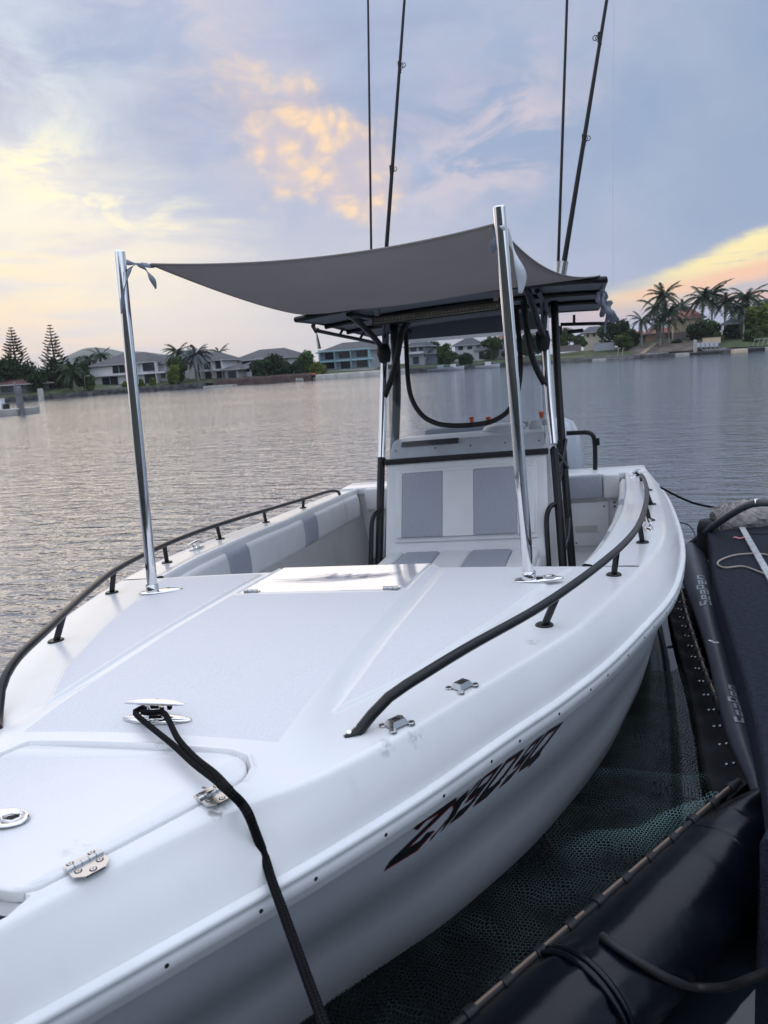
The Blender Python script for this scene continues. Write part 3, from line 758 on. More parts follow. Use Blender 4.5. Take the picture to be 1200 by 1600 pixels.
# ---------------- rails
def rail(side, pts, posts, flat_end=None, aft_end=None):
    P = [Vector((side*p[0], p[1], p[2])) for p in pts]
    C_ = crv(P, 90); b = MB().tube(C_, .0122, 14); r = b.build('hand_rail', BLACKP, boat)
    for (x, y, tx, ty, tz) in posts:
        base_ = Vector((side*x, y, sheer(y)+.002)); top = Vector((side*tx, ty, tz))
        pb = MB().tube([base_, base_.lerp(top, .5), top], .0105, 12).disc(base_, (0, 0, 1), .026, .007, 18)
        pb.build('rail_post', BLACKP, r)
    return r, C_
RH = .085
port_pts = [(.462, 1.415, .868), (.470, 1.425, .878), (.522, 1.47, .925), (.575, 1.53, .945), (.66, 1.70, .952), (.80, 1.99, .952), (.93, 2.38, .942), (1.035, 2.80, .925), (1.10, 3.25, .895), (1.15, 3.85, .855), (1.185, 4.5, .805), (1.20, 5.1, .765), (1.20, 5.45, .742), (1.195, 5.62, .725), (1.20, 5.70, .67)]
def railat(pts, y):
    C_ = crv([Vector(p) for p in pts], 90)
    return min(C_, key=lambda p: abs(p.y-y))
pp = []
for (x, y) in ((.797, 2.105), (.990, 2.675), (1.108, 3.265), (1.166, 3.875), (1.207, 4.52), (1.22, 5.15)):
    t = railat(port_pts, y-.03); pp.append((x, y, t.x, t.y, t.z-.006))
pr, _ = rail(1, port_pts, pp)
# flattened forward end with two bolts
b = MB(); fe = [Vector((.440, 1.396, .868)), Vector((.458, 1.412, .871)), Vector((.482, 1.434, .889))]
b.tube(fe, [.006, .013, .0125], 14, flat=.45); b.build('rail_foot', BLACKP, pr)
for p in ((.449, 1.403), (.464, 1.418)): MB().disc((p[0], p[1], .8755 if p[0] < .455 else .8805), (.1, -.3, 1), .006, .002, 12).build('rail_bolt', CHROME, pr)
st_pts = [(.42, 1.365, .872), (.470, 1.425, .878), (.515, 1.50, .925), (.565, 1.62, .950), (.64, 1.83, .955), (.80, 2.22, .950), (.93, 2.58, .940), (1.05, 3.05, .912), (1.13, 3.55, .880), (1.17, 4.1, .840), (1.185, 4.7, .795), (1.18, 5.3, .755), (1.165, 5.7, .730), (1.15, 5.86, .70), (1.15, 5.90, .655)]
pp = []
for (x, y) in ((.747, 1.975), (.962, 2.573), (1.083, 3.178), (1.166, 3.87), (1.20, 4.56), (1.195, 5.2)):
    t = railat(st_pts, y-.02); pp.append((x, y, t.x, t.y, t.z-.006))
rail(-1, st_pts, pp)

# ---------------- shade poles with base plates
def pole(sg, bx, by_, top, ang):
    z0 = dkz(bx, by_)+.001; B = Vector((bx, by_, z0)); T = Vector(top)
    b = MB().tube([B, B.lerp(T, .33), B.lerp(T, .66), T-(T-B).normalized()*.004], .0195, 28, caps=False)
    d = (T-B).normalized()
    # rolled rim and open mouth
    b.tube([T-d*.03, T], .0150, 24, caps=False)
    b.loft([[T-d*.004+(v*.0195) for v in ring_(d, 28)], [T+(v*.0175) for v in ring_(d, 28)], [T-d*.002+(v*.015) for v in ring_(d, 28)]], closed=True)
    p = b.build('shade_pole', CHROME, boat)
    pb = MB(); n = 30; rg = []
    for r, z in ((1, .0), (1, .005), (.95, .008), (.3, .0095)):
        row = []
        for k in range(n):
            a = 2*math.pi*k/n; u = .085*math.cos(a)*r; v = .034*r*math.sin(a)*(1-.35*max(0, math.cos(a)))
            q_ = rotz(ang) @ Vector((u+.03, v, 0)); row.append(B+q_+Vector((0, 0, z)))
        rg.append(row)
    pb.loft(rg, closed=True); pb.add(rg[-1], [tuple(range(n))])
    pl = fixn(pb.build('base_plate', CHROME, p))
    MB().lathe([(.024, 0), (.024, .026), (.021, .03)], B+Vector((0, 0, .006)), 24).build('socket_collar', CHROME, pl)
    if sg > 0:
        q_ = rotz(ang) @ Vector((.068, 0, 0)); MB().lathe([(.020, .009), (.022, .013), (.015, .013), (.014, .004), (.0, .004)], B+q_, 20).build('cap_ring', STEEL, pl)
    return B, T
def ring_(d, n):
    a = Vector((1, 0, 0)); u = (a-d*a.dot(d)).normalized(); w_ = d.cross(u)
    return [u*math.cos(2*math.pi*k/n)+w_*math.sin(2*math.pi*k/n) for k in range(n)]
PSB, PST = pole(-1, bz(240, 931, .852).x, bz(240, 931, .852).y, by(187, 392, 2.55), R_(20))
PPB, PPT = pole(1, bz(827, 908, .862).x, bz(827, 908, .862).y, by(780, 322, 2.52), R_(8))

# ---------------- console
con = empty('console', (0, 5.3, 0)); con.parent = boat; CM = Vector((0, 5.3, 0))
def K(b, name, m_, par=con): return b.build(name, m_, par, origin=None)
con.location = (0, 0, 0)
fy = lambda z: 5.17+(z-.45)*.45
b = MB()
prof = [(5.10, .02), (fy(.30), .30), (fy(.95), .95), (5.43, .985), (5.60, 1.085), (5.70, 1.10), (6.02, 1.09), (6.08, .85), (6.08, .02)]
W0 = .575
rows = []
for x, ins in ((-W0, .03), (-W0+.004, .010), (-W0+.022, 0), (W0-.022, 0), (W0-.004, .010), (W0, .03)):
    cy, cz = 5.6, .5
    rows.append([(x, y+(cy-y)*ins*.6, z+(cz-z)*ins*.6 if z > .1 else z) for y, z in prof])
b.loft(rows, smooth=False); b.add(rows[0], [tuple(range(len(prof)))]); b.add(rows[-1], [tuple(range(len(prof)))[::-1]])
cb = fixn(b.build('console_body', GELS, con))
# moulded recess edge and cushion on the front face
def slab(x0, x1, z0, z1, off, th, bev=.008):
    """a padded slab lying on the raked front face"""
    vs_ = MB().box((x0, 0, z0), (x1, th, z1), bev=bev)
    vs_.v = [(x, fy(z)-off-th+y, z) for x, y, z in vs_.v]; return vs_
slab(-.505, .505, .415, .905, -.004, .022, .008).build('cushion_board', GELS, con)
for x0, x1, m_ in ((-.488, -.445, CUSHW), (-.445, -.150, QUILT), (-.150, .070, CUSHW), (.070, .368, QUILT), (.368, .488, CUSHW)):
    slab(x0, x1, .452, .885, .018, .030, .010 if m_ is QUILT else .007).build('back_cushion', m_, con)
# forward seat
b = MB().box((-.54, 4.62, .02), (.52, 5.14, .29), bev=.02); fs_ = b.build('forward_seat', GELS, con)
for x0, x1, m_ in ((-.545, -.43, CUSHW), (-.43, -.17, QUILT), (-.17, .05, CUSHW), (.05, .33, QUILT), (.33, .51, CUSHW)):
    MB().box((x0, 4.60, .285), (x1-.003, 5.12, .355), bev=.022).build('seat_cushion', m_, fs_)
# gasket bar
b = MB().box((-.590, 5.375, .948), (.588, 5.425, .985), bev=.004); b.build('gasket_bar', BLACKR, con)
# dash screws, black strip
for px, py in ((618, 697), (680, 694), (735, 691), (789, 686), (842, 684)):
    p = by(px, py, 5.50); MB().disc((p.x, 5.492+.0*p.x, 1.032+(p.z-p.z)), (0, -.55, .8), .007, .006, 12).build('dash_screw', STEEL, con)
MB().box((-.49, 5.545, 1.048), (-.06, 5.555, 1.098), rot=rotx(R_(-58))).build('dash_strip', BLACKP, con)
MB().lathe([(.05, 0), (.052, .02), (.045, .045), (.02, .058), (0, .06)], (.475, 5.80, 1.10), 24).build('compass_dome', CUSHW, con)
MB().lathe([(.16, 0), (.165, .02), (.15, .04), (.09, .055), (0, .06)], (.24, 5.85, 1.09), 28).build('instrument_dome', GELS, con)
# seat back behind the console
b = MB().box((-.45, 6.12, .65), (.60, 6.20, 1.125), bev=.03); lp = b.build('leaning_post', QUILT, boat, label=None)
MB().box((-.40, 6.0, .02), (.5, 6.12, .66), bev=.02).build('post_base', GELS, lp)
for px, py in ((739, 653), (765, 653), (847, 645)):
    p = by(px, py+2, 6.3); q_ = Vector((p.x, 6.23, p.z))
    MB().lathe([(.0, -.022), (.017, -.022), (.017, .008), (.022, .01), (.022, .026), (.0, .026)], q_, 16).build('rod_butt_cap', ORANGE, lp)
    MB().tube([q_-Vector((0, 0, .02)), q_-Vector((0, 0, .4))], .012, 10).build('rocket_tube', STEEL, lp)

# screen: clear sheet, side sheets and the black trim
sy = lambda z: 5.42+(z-.98)*.30
b = MB()
for x0, x1 in ((-.555, .555),):
    b.add([(x0, sy(.985), .985), (x1, sy(.985), .985), (x1, sy(1.93), 1.93), (x0, sy(1.93), 1.93)], [(0, 1, 2, 3)])
b.build('clear_screen', SCREEN, con)
for sg in (-1, 1):
    b = MB().add([(sg*.56, 5.44, 1.0), (sg*.60, 5.95, 1.12), (sg*.60, 6.05, 1.85), (sg*.56, 5.72, 1.90)], [(0, 1, 2, 3)]); b.build('side_screen', SCREEN, con)
U = [by(px, py, sy(z)) for px, py, z in ((634, 497, 1.97), (635, 545, 1.8), (638, 598, 1.5), (645, 627, 1.38), (661, 650, 1.28), (684, 662, 1.21), (712, 665, 1.19), (745, 663, 1.19), (772, 657, 1.21), (795, 641, 1.28), (808, 615, 1.38), (813, 580, 1.5), (812, 540, 1.7), (806, 480, 1.97))]
b = MB().tube(crv(U, 80), .018, 12); b.build('screen_trim', BLACKR, con)

# ---------------- T-top frame
tt = empty('t_top'); tt.parent = boat
def P2(px, py, y): return by(px, py, y)
LF = {-1: [(592, 884, 5.17), (594, 800, 5.29), (596, 712, 5.43), (599, 620, 5.57), (601, 560, 5.66), (603, 505, 5.76)],
       1: [(879, 874, 5.17), (872, 780, 5.30), (865, 695, 5.43), (858, 620, 5.57), (853, 545, 5.66), (850, 470, 5.76)]}
for sg in (-1, 1):
    A = [P2(*p) for p in LF[sg]]; foot = A[0]+(A[0]-A[1]).normalized()*.26; foot.z = .02
    C_ = crv([foot]+A, 60)
    lo = [p for p in C_ if p.z < 1.0]; hi_ = [p for p in C_ if p.z >= .985]
    fl = MB().tube(hi_, .0275, 20).build('front_leg', CHROME, tt)
    MB().tube(lo, .0285, 18).build('leg_sleeve', BLACKP, fl)
    MB().disc((foot.x, foot.y, .02), (0, 0, 1), .045, .008).build('leg_foot', CHROME, fl)
    # aft legs
    if sg > 0: Q = [(893, 873, 5.52), (884, 760, 5.66), (879, 700, 5.72), (872, 600, 5.84), (868, 520, 5.93), (866, 470, 5.98)]
    else: Q = [(607, 884, 5.52), (610, 800, 5.6), (617, 690, 5.76), (620, 600, 5.86), (616, 520, 5.93), (614, 500, 5.98)]
    A = [P2(*p) for p in Q]; foot = A[0]+(A[0]-A[1]).normalized()*.22; foot.z = .02
    MB().tube(crv([foot]+A, 50), .033 if sg < 0 else .028, 16).build('rear_leg', BLACKP, tt)
    # grab loop in front of the leg
    if sg > 0: G = [(869, 787, 5.28), (862, 790, 5.24), (857, 797, 5.20), (854, 812, 5.18), (855, 840, 5.14), (857, 872, 5.10)]
    else: G = [(597, 797, 5.28), (590, 799, 5.24), (584, 806, 5.20), (581, 820, 5.18), (580, 850, 5.14), (579, 884, 5.10)]
    A = [P2(*p) for p in G]; e = A[-1]+(A[-1]-A[-2]).normalized()*.2
    MB().tube(crv(A+[e], 40), .017, 12).build('grab_handle', BLACKP, tt)
    # gusset bend and strut up to the roof
    if sg > 0: G = [(818, 470, 5.55), (822, 505, 5.55), (828, 545, 5.55), (838, 575, 5.56), (851, 600, 5.57)]; H_ = [(822, 448, 5.12), (833, 480, 5.3), (843, 510, 5.5), (851, 530, 5.64)]; J = (848, 532, 5.64)
    else: G = [(640, 500, 5.55), (628, 520, 5.55), (620, 560, 5.55), (612, 590, 5.56), (600, 622, 5.57)]; H_ = [(545, 490, 5.12), (565, 508, 5.3), (585, 528, 5.5), (598, 545, 5.64)]; J = (600, 552, 5.64)
    MB().tube(crv([P2(*p) for p in G], 30), .023, 14).build('gusset_tube', BLACKP, tt)
    MB().tube(crv([P2(*p) for p in H_], 30), .022, 14).build('roof_strut', BLACKP, tt)
    j = P2(*J); MB().lathe([(0, -.075), (.04, -.065), (.055, 0), (.042, .065), (0, .07)], j, 18).build('joint_boot', BLACKR, tt)
for a_, c_ in (((.62, 5.42, .98), (.69, 5.70, .80)), ((.62, 5.40, .80), (.69, 5.72, 1.0)), ((.66, 5.2, .30), (.69, 5.55, .45)), ((-.60, 5.42, .98), (-.60, 5.72, .85))):
    MB().tube(crv([Vector(a_), Vector(a_).lerp(Vector(c_), .5)+Vector((.01, 0, -.02)), Vector(c_)], 12), .017, 10).build('side_brace', BLACKP, tt)
for k in range(3):
    A = [Vector((.64+.012*k, 5.47+.05*k, 1.02)), Vector((.66, 5.55+.03*k, .86-.03*k)), Vector((.65, 5.50, .74)), Vector((.63, 5.44+.03*k, .62))]
    MB().tube(crv(A, 20), .007, 8).build('cable', BLACKR, tt)
# roof: slightly arched panel with a tube frame
RZ = lambda x, y: interp(y, [5.0, 5.5, 6.7], [2.02, 2.015, 1.93]) + .035*(1-(x/1.02)**2)
RX0, RX1, RY0, RY1 = -1.02, 1.02, 5.07, 6.62
def rpt(u, v, dz_=0):
    x = RX0+(RX1-RX0)*u; y = RY0+(RY1-RY0)*v; return (x*(1-.06*v), y-.05*math.sin(math.pi*u)*(1-v)*1.0, RZ(x, y)+dz_)
rows = [[rpt(i/20, j/16, .03) for i in range(21)] for j in range(17)]
rows2 = [[rpt(i/20, j/16, .0) for i in range(21)] for j in range(17)]
b = MB().loft(rows); rf = b.build('roof_canvas', CLOTH, tt)
b = MB().loft(rows2); b.build('roof_lining', ROOFU, rf)
per = [rpt(i/20, 0) for i in range(21)]+[rpt(1, j/16) for j in range(1, 17)]+[rpt(1-i/20, 1) for i in range(1, 21)]+[rpt(0, 1-j/16) for j in range(1, 17)]
MB().tube([Vector(p)+Vector((0, 0, .010)) for p in per], .020, 12).build('roof_frame', BLACKP, tt)
for v in (.33, .62):
    MB().tube([Vector(rpt(i/20, v))-Vector((0, 0, .018)) for i in range(21)], .0165, 10).build('roof_bar', BLACKP, tt)
for u in (.2, .8):
    MB().tube([Vector(rpt(u, j/16))-Vector((0, 0, .03)) for j in range(17)], .0165, 10).build('roof_bar', BLACKP, tt)
# rear fascia, pale edged drop panel seen through the screen
b = MB().add([(-.74, 6.50, 1.872), (.48, 6.50, 1.834), (.48, 6.52, 1.985), (-.74, 6.52, 1.985), (-.74, 6.53, 1.872), (.48, 6.53, 1.834), (.48, 6.54, 1.985), (-.74, 6.54, 1.985)], [(0, 1, 2, 3), (7, 6, 5, 4), (0, 4, 5, 1), (1, 5, 6, 2), (3, 2, 6, 7), (4, 0, 3, 7)]); b.build('rear_fascia', ROOFU, tt)
TRIM = canvas_like = mat('clear_hem', (.7, .72, .75), .5)
_t = NT(TRIM.node_tree); _o = [n for n in _t.n if n.type == 'OUTPUT_MATERIAL'][0]; _tr = _t.new('ShaderNodeBsdfTranslucent'); _tr.inputs[0].default_value = (.8, .82, .85, 1)
_m = _t.new('ShaderNodeMixShader'); _m.inputs[0].default_value = .7; _t.link(_t.n['Principled BSDF'].outputs[0], _m.inputs[1]); _t.link(_tr.outputs[0], _m.inputs[2]); _t.link(_m.outputs[0], _o.inputs[0])
ftm = MB().add([(-.74, 6.53, 1.845), (.48, 6.53, 1.806), (.48, 6.54, 1.838), (-.74, 6.54, 1.877)], [(0, 1, 2, 3)]).build('fascia_trim', TRIM, tt)
# hanging rails outside the roof edge
def hr(pts, posts, nm='side_rail'):
    r = MB().tube(crv([P2(*p) for p in pts], 20), .014, 10).build(nm, BLACKP, tt)
    for a_, b_ in posts: MB().tube([P2(*a_), P2(*b_)], .011, 8).build('rail_hanger', BLACKP, r)
hr([(497, 517, 5.5), (530, 524, 5.9), (560, 530, 6.2), (588, 536, 6.5)], [((531, 523, 5.9), (537, 512, 5.9)), ((562, 530, 6.2), (569, 519, 6.2))])
MB().tube([P2(492, 500, 5.5), P2(489, 510, 5.5), P2(494, 518, 5.5), P2(498, 514, 5.5)], .016, 10).build('rail_hook', BLACKP, tt)
MB().tube([P2(494, 518, 5.5), P2(496, 530, 5.5), P2(499, 545, 5.5)], [.004, .010, .014], 10).build('rod_tip_guard', STEEL, tt)
hr([(876, 507, 6.5), (912, 506, 6.5), (952, 505, 6.5)], [((897, 506, 6.5), (897, 492, 6.5))], 'rear_rail')
MB().box(P2(886, 522, 6.5)-Vector((0, .03, 0)), P2(912, 513, 6.5)+Vector((0, .03, 0)), bev=.015).build('rear_speaker', BLACKR, tt)
MB().lathe([(0, -.035), (.03, -.03), (.032, .03), (0, .035)], P2(872, 516, 6.3), 14).build('deck_light', BLACKR, tt)
# LED bar
pa, pb_ = P2(585, 502, 5.06), P2(782, 476, 5.06)
b = MB().box((pa.x, 5.035, 1.932), (pb_.x, 5.075, 1.974), bev=.004); lb = b.build('light_bar', LED, tt)
MB().box((pa.x-.012, 5.045, 1.924), (pb_.x+.012, 5.095, 1.982)).build('light_bar_housing', BLACKP, lb)
for x in (pa.x+.02, pb_.x-.03): MB().box((x-.01, 5.05, 1.97), (x+.02, 5.09, 2.03)).build('bar_bracket', STEEL, lb)
# folded cover and dangling straps at the port corner
b = MB(); 
for k, (px, py, x2, y2, wd) in enumerate(((940, 452, 952, 500, .02), (946, 470, 960, 503, .03), (934, 455, 943, 495, .018), (944, 458, 948, 520, .008))):
    a_, c_ = P2(px, py, 5.1), P2(x2, y2, 5.15); n = 8; rows = [[], []]
    for i in range(n+1):
        p = a_.lerp(c_, i/n)+Vector((.010*math.sin(i*1.1+k), .03*math.sin(i*.8+k), 0)); w_ = wd*(.6+.5*math.sin(i*.9+k)**2)
        rows[0].append(p-Vector((w_, 0, 0))); rows[1].append(p+Vector((w_, .01, 0)))
    b.loft(rows)
solid(b.build('loose_strap', WEB, tt), .003)

# ---------------- outboard motor and stern bar
om = empty('outboard_motor'); om.parent = boat
prof = [(.0, .0), (.0, .0)]
b = MB(); rows = []
for z, w_, l0, l1 in ((.30, .13, 6.75, 7.15), (.42, .17, 6.68, 7.30), (.60, .205, 6.66, 7.42), (.80, .20, 6.68, 7.43), (.93, .175, 6.74, 7.38), (1.02, .13, 6.84, 7.28), (1.055, .06, 6.95, 7.15)):
    n = 24; row = []
    for k in range(n):
        a = 2*math.pi*k/n; ca, sa = math.cos(a), math.sin(a)
        row.append((.565+w_*math.copysign(abs(ca)**.75, ca), (l0+l1)/2+(l1-l0)/2*math.copysign(abs(sa)**.75, sa), z))
    rows.append(row)
b.loft(rows, closed=True); b.add(rows[-1], [tuple(range(24))]); b.build('engine_cowl', ENGM, om)
MB().box((.50, 6.85, -.45), (.63, 7.12, .34), bev=.03).build('engine_leg', ENGM, om)
MB().box((.44, 6.52, .30), (.69, 6.86, .60), bev=.03).build('transom_bracket', BLACKP, om)
MB().box((.50, 6.9, -.47), (.63, 7.35, -.43), bev=.01).build('cavitation_plate', ENGM, om)
A = [P2(885, 677, 6.45), P2(905, 676, 6.45), P2(919, 676, 6.45), P2(926, 680, 6.45), P2(929, 690, 6.45), P2(930, 712, 6.45), P2(930, 737, 6.45)]
sb = MB().tube(crv(A, 40), .019, 14).build('stern_bar', BLACKP, boat)
p = P2(934, 690, 6.45); MB().box(p-Vector((.015, .02, .03)), p+Vector((.015, .02, .03)), bev=.004).build('bar_clamp', BLACKP, sb)
A = [P2(884, 690, 6.45), P2(884, 677, 6.45)]

# ---------------- registration on the port bow
def hull_pt(px, py):
    """ray from the lens to the upper hull strip, used once to lay the decal grid on the real surface"""
    d = HB @ ray_w(px, py)
    return CB, d
from mathutils.bvhtree import BVHTree
bm = bmesh.new(); bm.from_mesh(hull.data); bvh = BVHTree.FromBMesh(bm); 
def onhull(px, py, lift):
    o_, d = hull_pt(px, py); h_, n_, _, _ = bvh.ray_cast(o_, d.normalized())
    if h_ is None: return None
    if n_.dot(d) > 0: n_ = -n_
    return h_+n_*lift
# (u across the letters, v up): bottoms and tops in the picture
UB = [(0, (600, 1356)), (1, (672, 1312)), (2, (703, 1283)), (3, (741, 1255)), (4, (781, 1227)), (5, (809, 1204)), (6, (842, 1182))]
def uvmap(u, v):
    b0 = Vector((interp(u, [a for a, _ in UB], [p[0] for _, p in UB]), interp(u, [a for a, _ in UB], [p[1] for _, p in UB])))
    h = interp(u, [0, 2, 4, 6], [1.06, .98, .88, .80])
    # italic: up the hull leans far to the right in the picture
    return b0+Vector((57*h, -76*h))*v
G = {'Z': [(.19, [(.04, .74), (.14, .97), (.90, .97)]), (.13, [(.90, .97), (.06, .06)]), (.20, [(.04, .08), (.78, .08), (.86, .32)])],
     'X': [(.11, [(.0, .02), (.46, .50), (.92, 1.0)]), (.27, [(-.10, .98), (.38, .56), (.96, .03)])],
     '9': [(.20, [(.08, .06), (.66, .06), (.80, .26)]), (.12, [(.80, .26), (.80, .97), (.12, .97)]), (.12, [(.12, .97), (.06, .50)]), (.18, [(.06, .50), (.76, .50)])],
     '0': [(.12, [(.06, .06), (.06, .97), (.74, .97)]), (.12, [(.74, .97), (.80, .28)]), (.24, [(.04, .09), (.60, .09), (.80, .28)])],
     'Q': [(.12, [(.06, .08), (.06, .97), (.80, .97), (.80, .08)]), (.20, [(.06, .10), (.80, .10)]), (.22, [(.56, .36), (.96, -.06)])]}
for gi, ch in enumerate('ZX909Q'):
    par = None
    for grow, lift, m_, nm in ((.03, .0012, REDP, 'letter_outline'), (.0, .0022, BLKD, 'registration_letter')):
        b = MB()
        for wt_, st in G[ch]:
            pts = [Vector(p) for p in st]
            Ls = []
            for i in range(len(pts)):
                a = pts[max(0, i-1)]; c_ = pts[min(len(pts)-1, i+1)]; here = pts[i]
                t1 = (here-a).normalized() if i > 0 else (c_-here).normalized(); t2 = (c_-here).normalized() if i < len(pts)-1 else t1
                n_ = Vector((-(t1.y+t2.y), t1.x+t2.x)); n_ = n_.normalized() if n_.length > .1 else Vector((-t1.y, t1.x))
                k_ = 1/max(.45, n_.dot(Vector((-t1.y, t1.x))))
                Ls.append((here, n_, k_))
            prev = None; L0, R0 = [], []
            for i in range(len(Ls)-1):
                for s_ in range(7 if i == len(Ls)-2 else 6):
                    f = s_/6; p = Ls[i][0].lerp(Ls[i+1][0], f)
                    n_ = Ls[i][1]*Ls[i][2]*(1-f)+Ls[i+1][1]*Ls[i+1][2]*f if s_ in (0, 6) else None
                    tt_ = (Ls[i+1][0]-Ls[i][0]).normalized(); nn = Vector((-tt_.y, tt_.x))
                    if n_ is None: n_ = nn
                    w_ = wt_*.66 + grow
                    L0.append(p+n_*w_); R0.append(p-n_*w_)
            r1 = []; r2 = []
            for a, c_ in zip(L0, R0):
                sh = .05 if grow > .005 else 0; A_ = uvmap(gi+(a.x+sh)*.86, min(1.0, a.y)*.98+.01-sh*.8); B_ = uvmap(gi+(c_.x+sh)*.86, min(1.0, c_.y)*.98+.01-sh*.8)
                h1, h2 = onhull(A_.x, A_.y, lift), onhull(B_.x, B_.y, lift)
                if h1 is None or h2 is None: continue
                r1.append(h1); r2.append(h2)
            if len(r1) > 1: b.loft([r1, r2], smooth=False)
        if not b.v: continue
        o = b.build(nm, m_, hull)
bm.free()
# ================================================================ things tied to or standing on the boat (world frame)
def Wd(p): return HT @ Vector(p)
# shade cloth
def canvas_mat():
    M = mat('shade_canvas_thin', (.40, .375, .375), .9, spec=.1, vary=(2, .06)); t = NT(M.node_tree); b = t.n['Principled BSDF']; o = [n for n in t.n if n.type == 'OUTPUT_MATERIAL'][0]
    tr = t.new('ShaderNodeBsdfTranslucent'); tr.inputs[0].default_value = (.36, .33, .33, 1)
    m_ = t.new('ShaderNodeMixShader'); m_.inputs[0].default_value = .42
    t.link(b.outputs[0], m_.inputs[1]); t.link(tr.outputs[0], m_.inputs[2]); t.link(m_.outputs[0], o.inputs[0])
    co = t.new('ShaderNodeTexCoord').outputs['Object']
    bn = t.new('ShaderNodeBump'); bn.inputs['Strength'].default_value = .35; bn.inputs['Distance'].default_value = .02
    t.link(t.noise(t.mapping(co, scale=(1.2, 5, 1), rot=(0, 0, R_(28))), 1.6, 3), bn.inputs['Height']); t.link(bn.outputs[0], b.inputs['Normal'])
    return M
A0 = by(236, 413, 2.72); B0 = by(776, 350, 2.56)
D0 = Vector(rpt(0.03, 0, .035)); C0 = Vector(rpt(.985, 0, .035))
def edge(a, b, t, sag, pull): return a.lerp(b, t)+Vector((0, 0, -sag))*4*t*(1-t)+Vector(pull)*4*t*(1-t)
n = 40; rows = []
for j in range(n+1):
    v = j/n; row = []
    for i in range(n+1):
        u = i/n
        f_ = edge(A0, B0, u, .028, (0, .10, 0)); a_ = Vector(rpt(.03+.955*u, 0, .034-.034*math.sin(math.pi*u)**.7*(1.15-.5*u)))+Vector((0, -.024*math.sin(math.pi*u)**.5, 0))
        l_ = edge(A0, D0, v, .045, (.05, 0, 0)); r_ = edge(B0, C0, v, .055, (-.05, 0, 0))
        p = f_*(1-v)+a_*v + l_*(1-u)+r_*u - (A0*(1-u)*(1-v)+B0*u*(1-v)+D0*(1-u)*v+C0*u*v)
        p.z -= .045*math.sin(math.pi*u)**1.0*math.sin(math.pi*v)*(1.2-.5*u) + .02*math.sin(math.pi*v)*math.exp(-((u-.12)/.1)**2)
        p.z += .004*math.sin(9*u+2*v)*math.sin(math.pi*v)
        for cu, cv_, am in ((0, 0, .007), (1, 0, .007), (0, 1, .006), (1, 1, .006)):
            du, dv = abs(u-cu), abs(v-cv_); rr_ = math.hypot(du, dv*1.3); th_ = math.atan2(dv, du+1e-6)
            p.z += am*math.sin(th_*17+cu*2+cv_)*math.exp(-(rr_/.26)**2)*min(1, rr_/.05)*math.sin(min(1, th_/1.5708)*math.pi)
        row.append(Wd(p))
    rows.append(row)
sc_o = Wd(A0)
cl = MB().loft(rows).build('shade_cloth', canvas_mat(), origin=tuple(sc_o), label='taut grey canvas shade stretched from the two chrome poles to the boat roof', cat='shade cloth')
solid(cl, .002)
hem = MB()
for ed in ([r[0] for r in rows], [r[-1] for r in rows], rows[0]):
    hem.tube([p-sc_o for p in ed[::2]+[ed[-1]]], .0045, 8)
hem.build('hem', CLOTH, cl)
def strap(pts, w_, m_, par, nm='tie_strap', up=(0, 0, 1)):
    C_ = crv([Wd(p) for p in pts], 24); r1, r2 = [], []
    for i, p in enumerate(C_):
        t = (C_[min(24, i+1)]-C_[max(0, i-1)]).normalized(); s_ = t.cross(RW @ Vector((0, 1, 0))).normalized()
        tw = .6+.4*math.cos(i*.35); r1.append(p+s_*w_*tw-sc_o); r2.append(p-s_*w_*tw+Vector((0, w_*.6*math.sin(i*.35), 0))-sc_o)
    o = MB().loft([r1, r2]).build(nm, m_, par); solid(o, .002, 0); return o
strap([by(194, 409, 2.56), by(212, 412, 2.62), by(240, 416, 2.74)], .012, WEB, cl)
strap([by(199, 424, 2.55), by(206, 417, 2.55), by(214, 413, 2.60), by(222, 416, 2.6)], .006, WEB, cl)
strap([by(218, 413, 2.60), by(228, 422, 2.6), by(238, 436, 2.6), by(243, 451, 2.6)], .010, WEB, cl)
strap([by(203, 420, 2.52), by(197, 440, 2.50), by(192, 466, 2.5), by(189, 490, 2.5)], .007, WEB, cl)
strap([by(786, 357, 2.6), by(797, 378, 2.6), by(807, 405, 2.58), by(815, 432, 2.58), by(813, 458, 2.58)], .016, WEBW, cl)
strap([by(776, 356, 2.58), by(772, 374, 2.58), by(768, 396, 2.58)], .013, WEB, cl)
strap([by(764, 355, 2.6), by(774, 350, 2.56), by(786, 354, 2.5), by(792, 362, 2.56)], .008, WEBW, cl)

# rods
def rod(px0, py0, px1, py1, r0, r1, guides, label, ext=1.15):
    a_, b_ = by(px0, py0, 6.0), by(px1, py1, 6.0)
    lo = a_+(a_-b_)*((a_.z-2.0)/(b_.z-a_.z)); hi_ = a_+(b_-a_)*ext
    o_ = Wd(lo); pts = [Wd(lo.lerp(hi_, k/8))-o_ for k in range(9)]
    e = empty('fishing_rod', o_, label=label, cat='fishing rod', group='rods standing in the roof rack')
    rr = [r0+(r1-r0)*k/8 for k in range(9)]
    MB().tube(pts, rr, 12).build('rod_blank', BLACKP, e)
    MB().tube([pts[0], pts[0].lerp(pts[1], min(1, .28/(pts[1]-pts[0]).length))], r0*1.5, 14).build('rod_butt', STEEL, e)
    for gx, gy_, sgn_ in guides:
        p = Wd(by(gx, gy_, 6.0))-o_; c_ = p+Vector((sgn_*.030, 0, 0))
        g = MB().tube([c_+Vector((.016*math.cos(t), 0, .016*math.sin(t))) for t in [i*math.pi/6 for i in range(13)]], .003, 6)
        g.tube([p+Vector((0, 0, -.05)), c_], .0025, 6); g.tube([p+Vector((0, 0, .03)), c_], .0025, 6)
        g.tube([p+Vector((0, 0, -.05)), p+Vector((0, 0, .03))], r0*.60+.001, 10); g.build('line_guide', BLACKP, e)
    return e
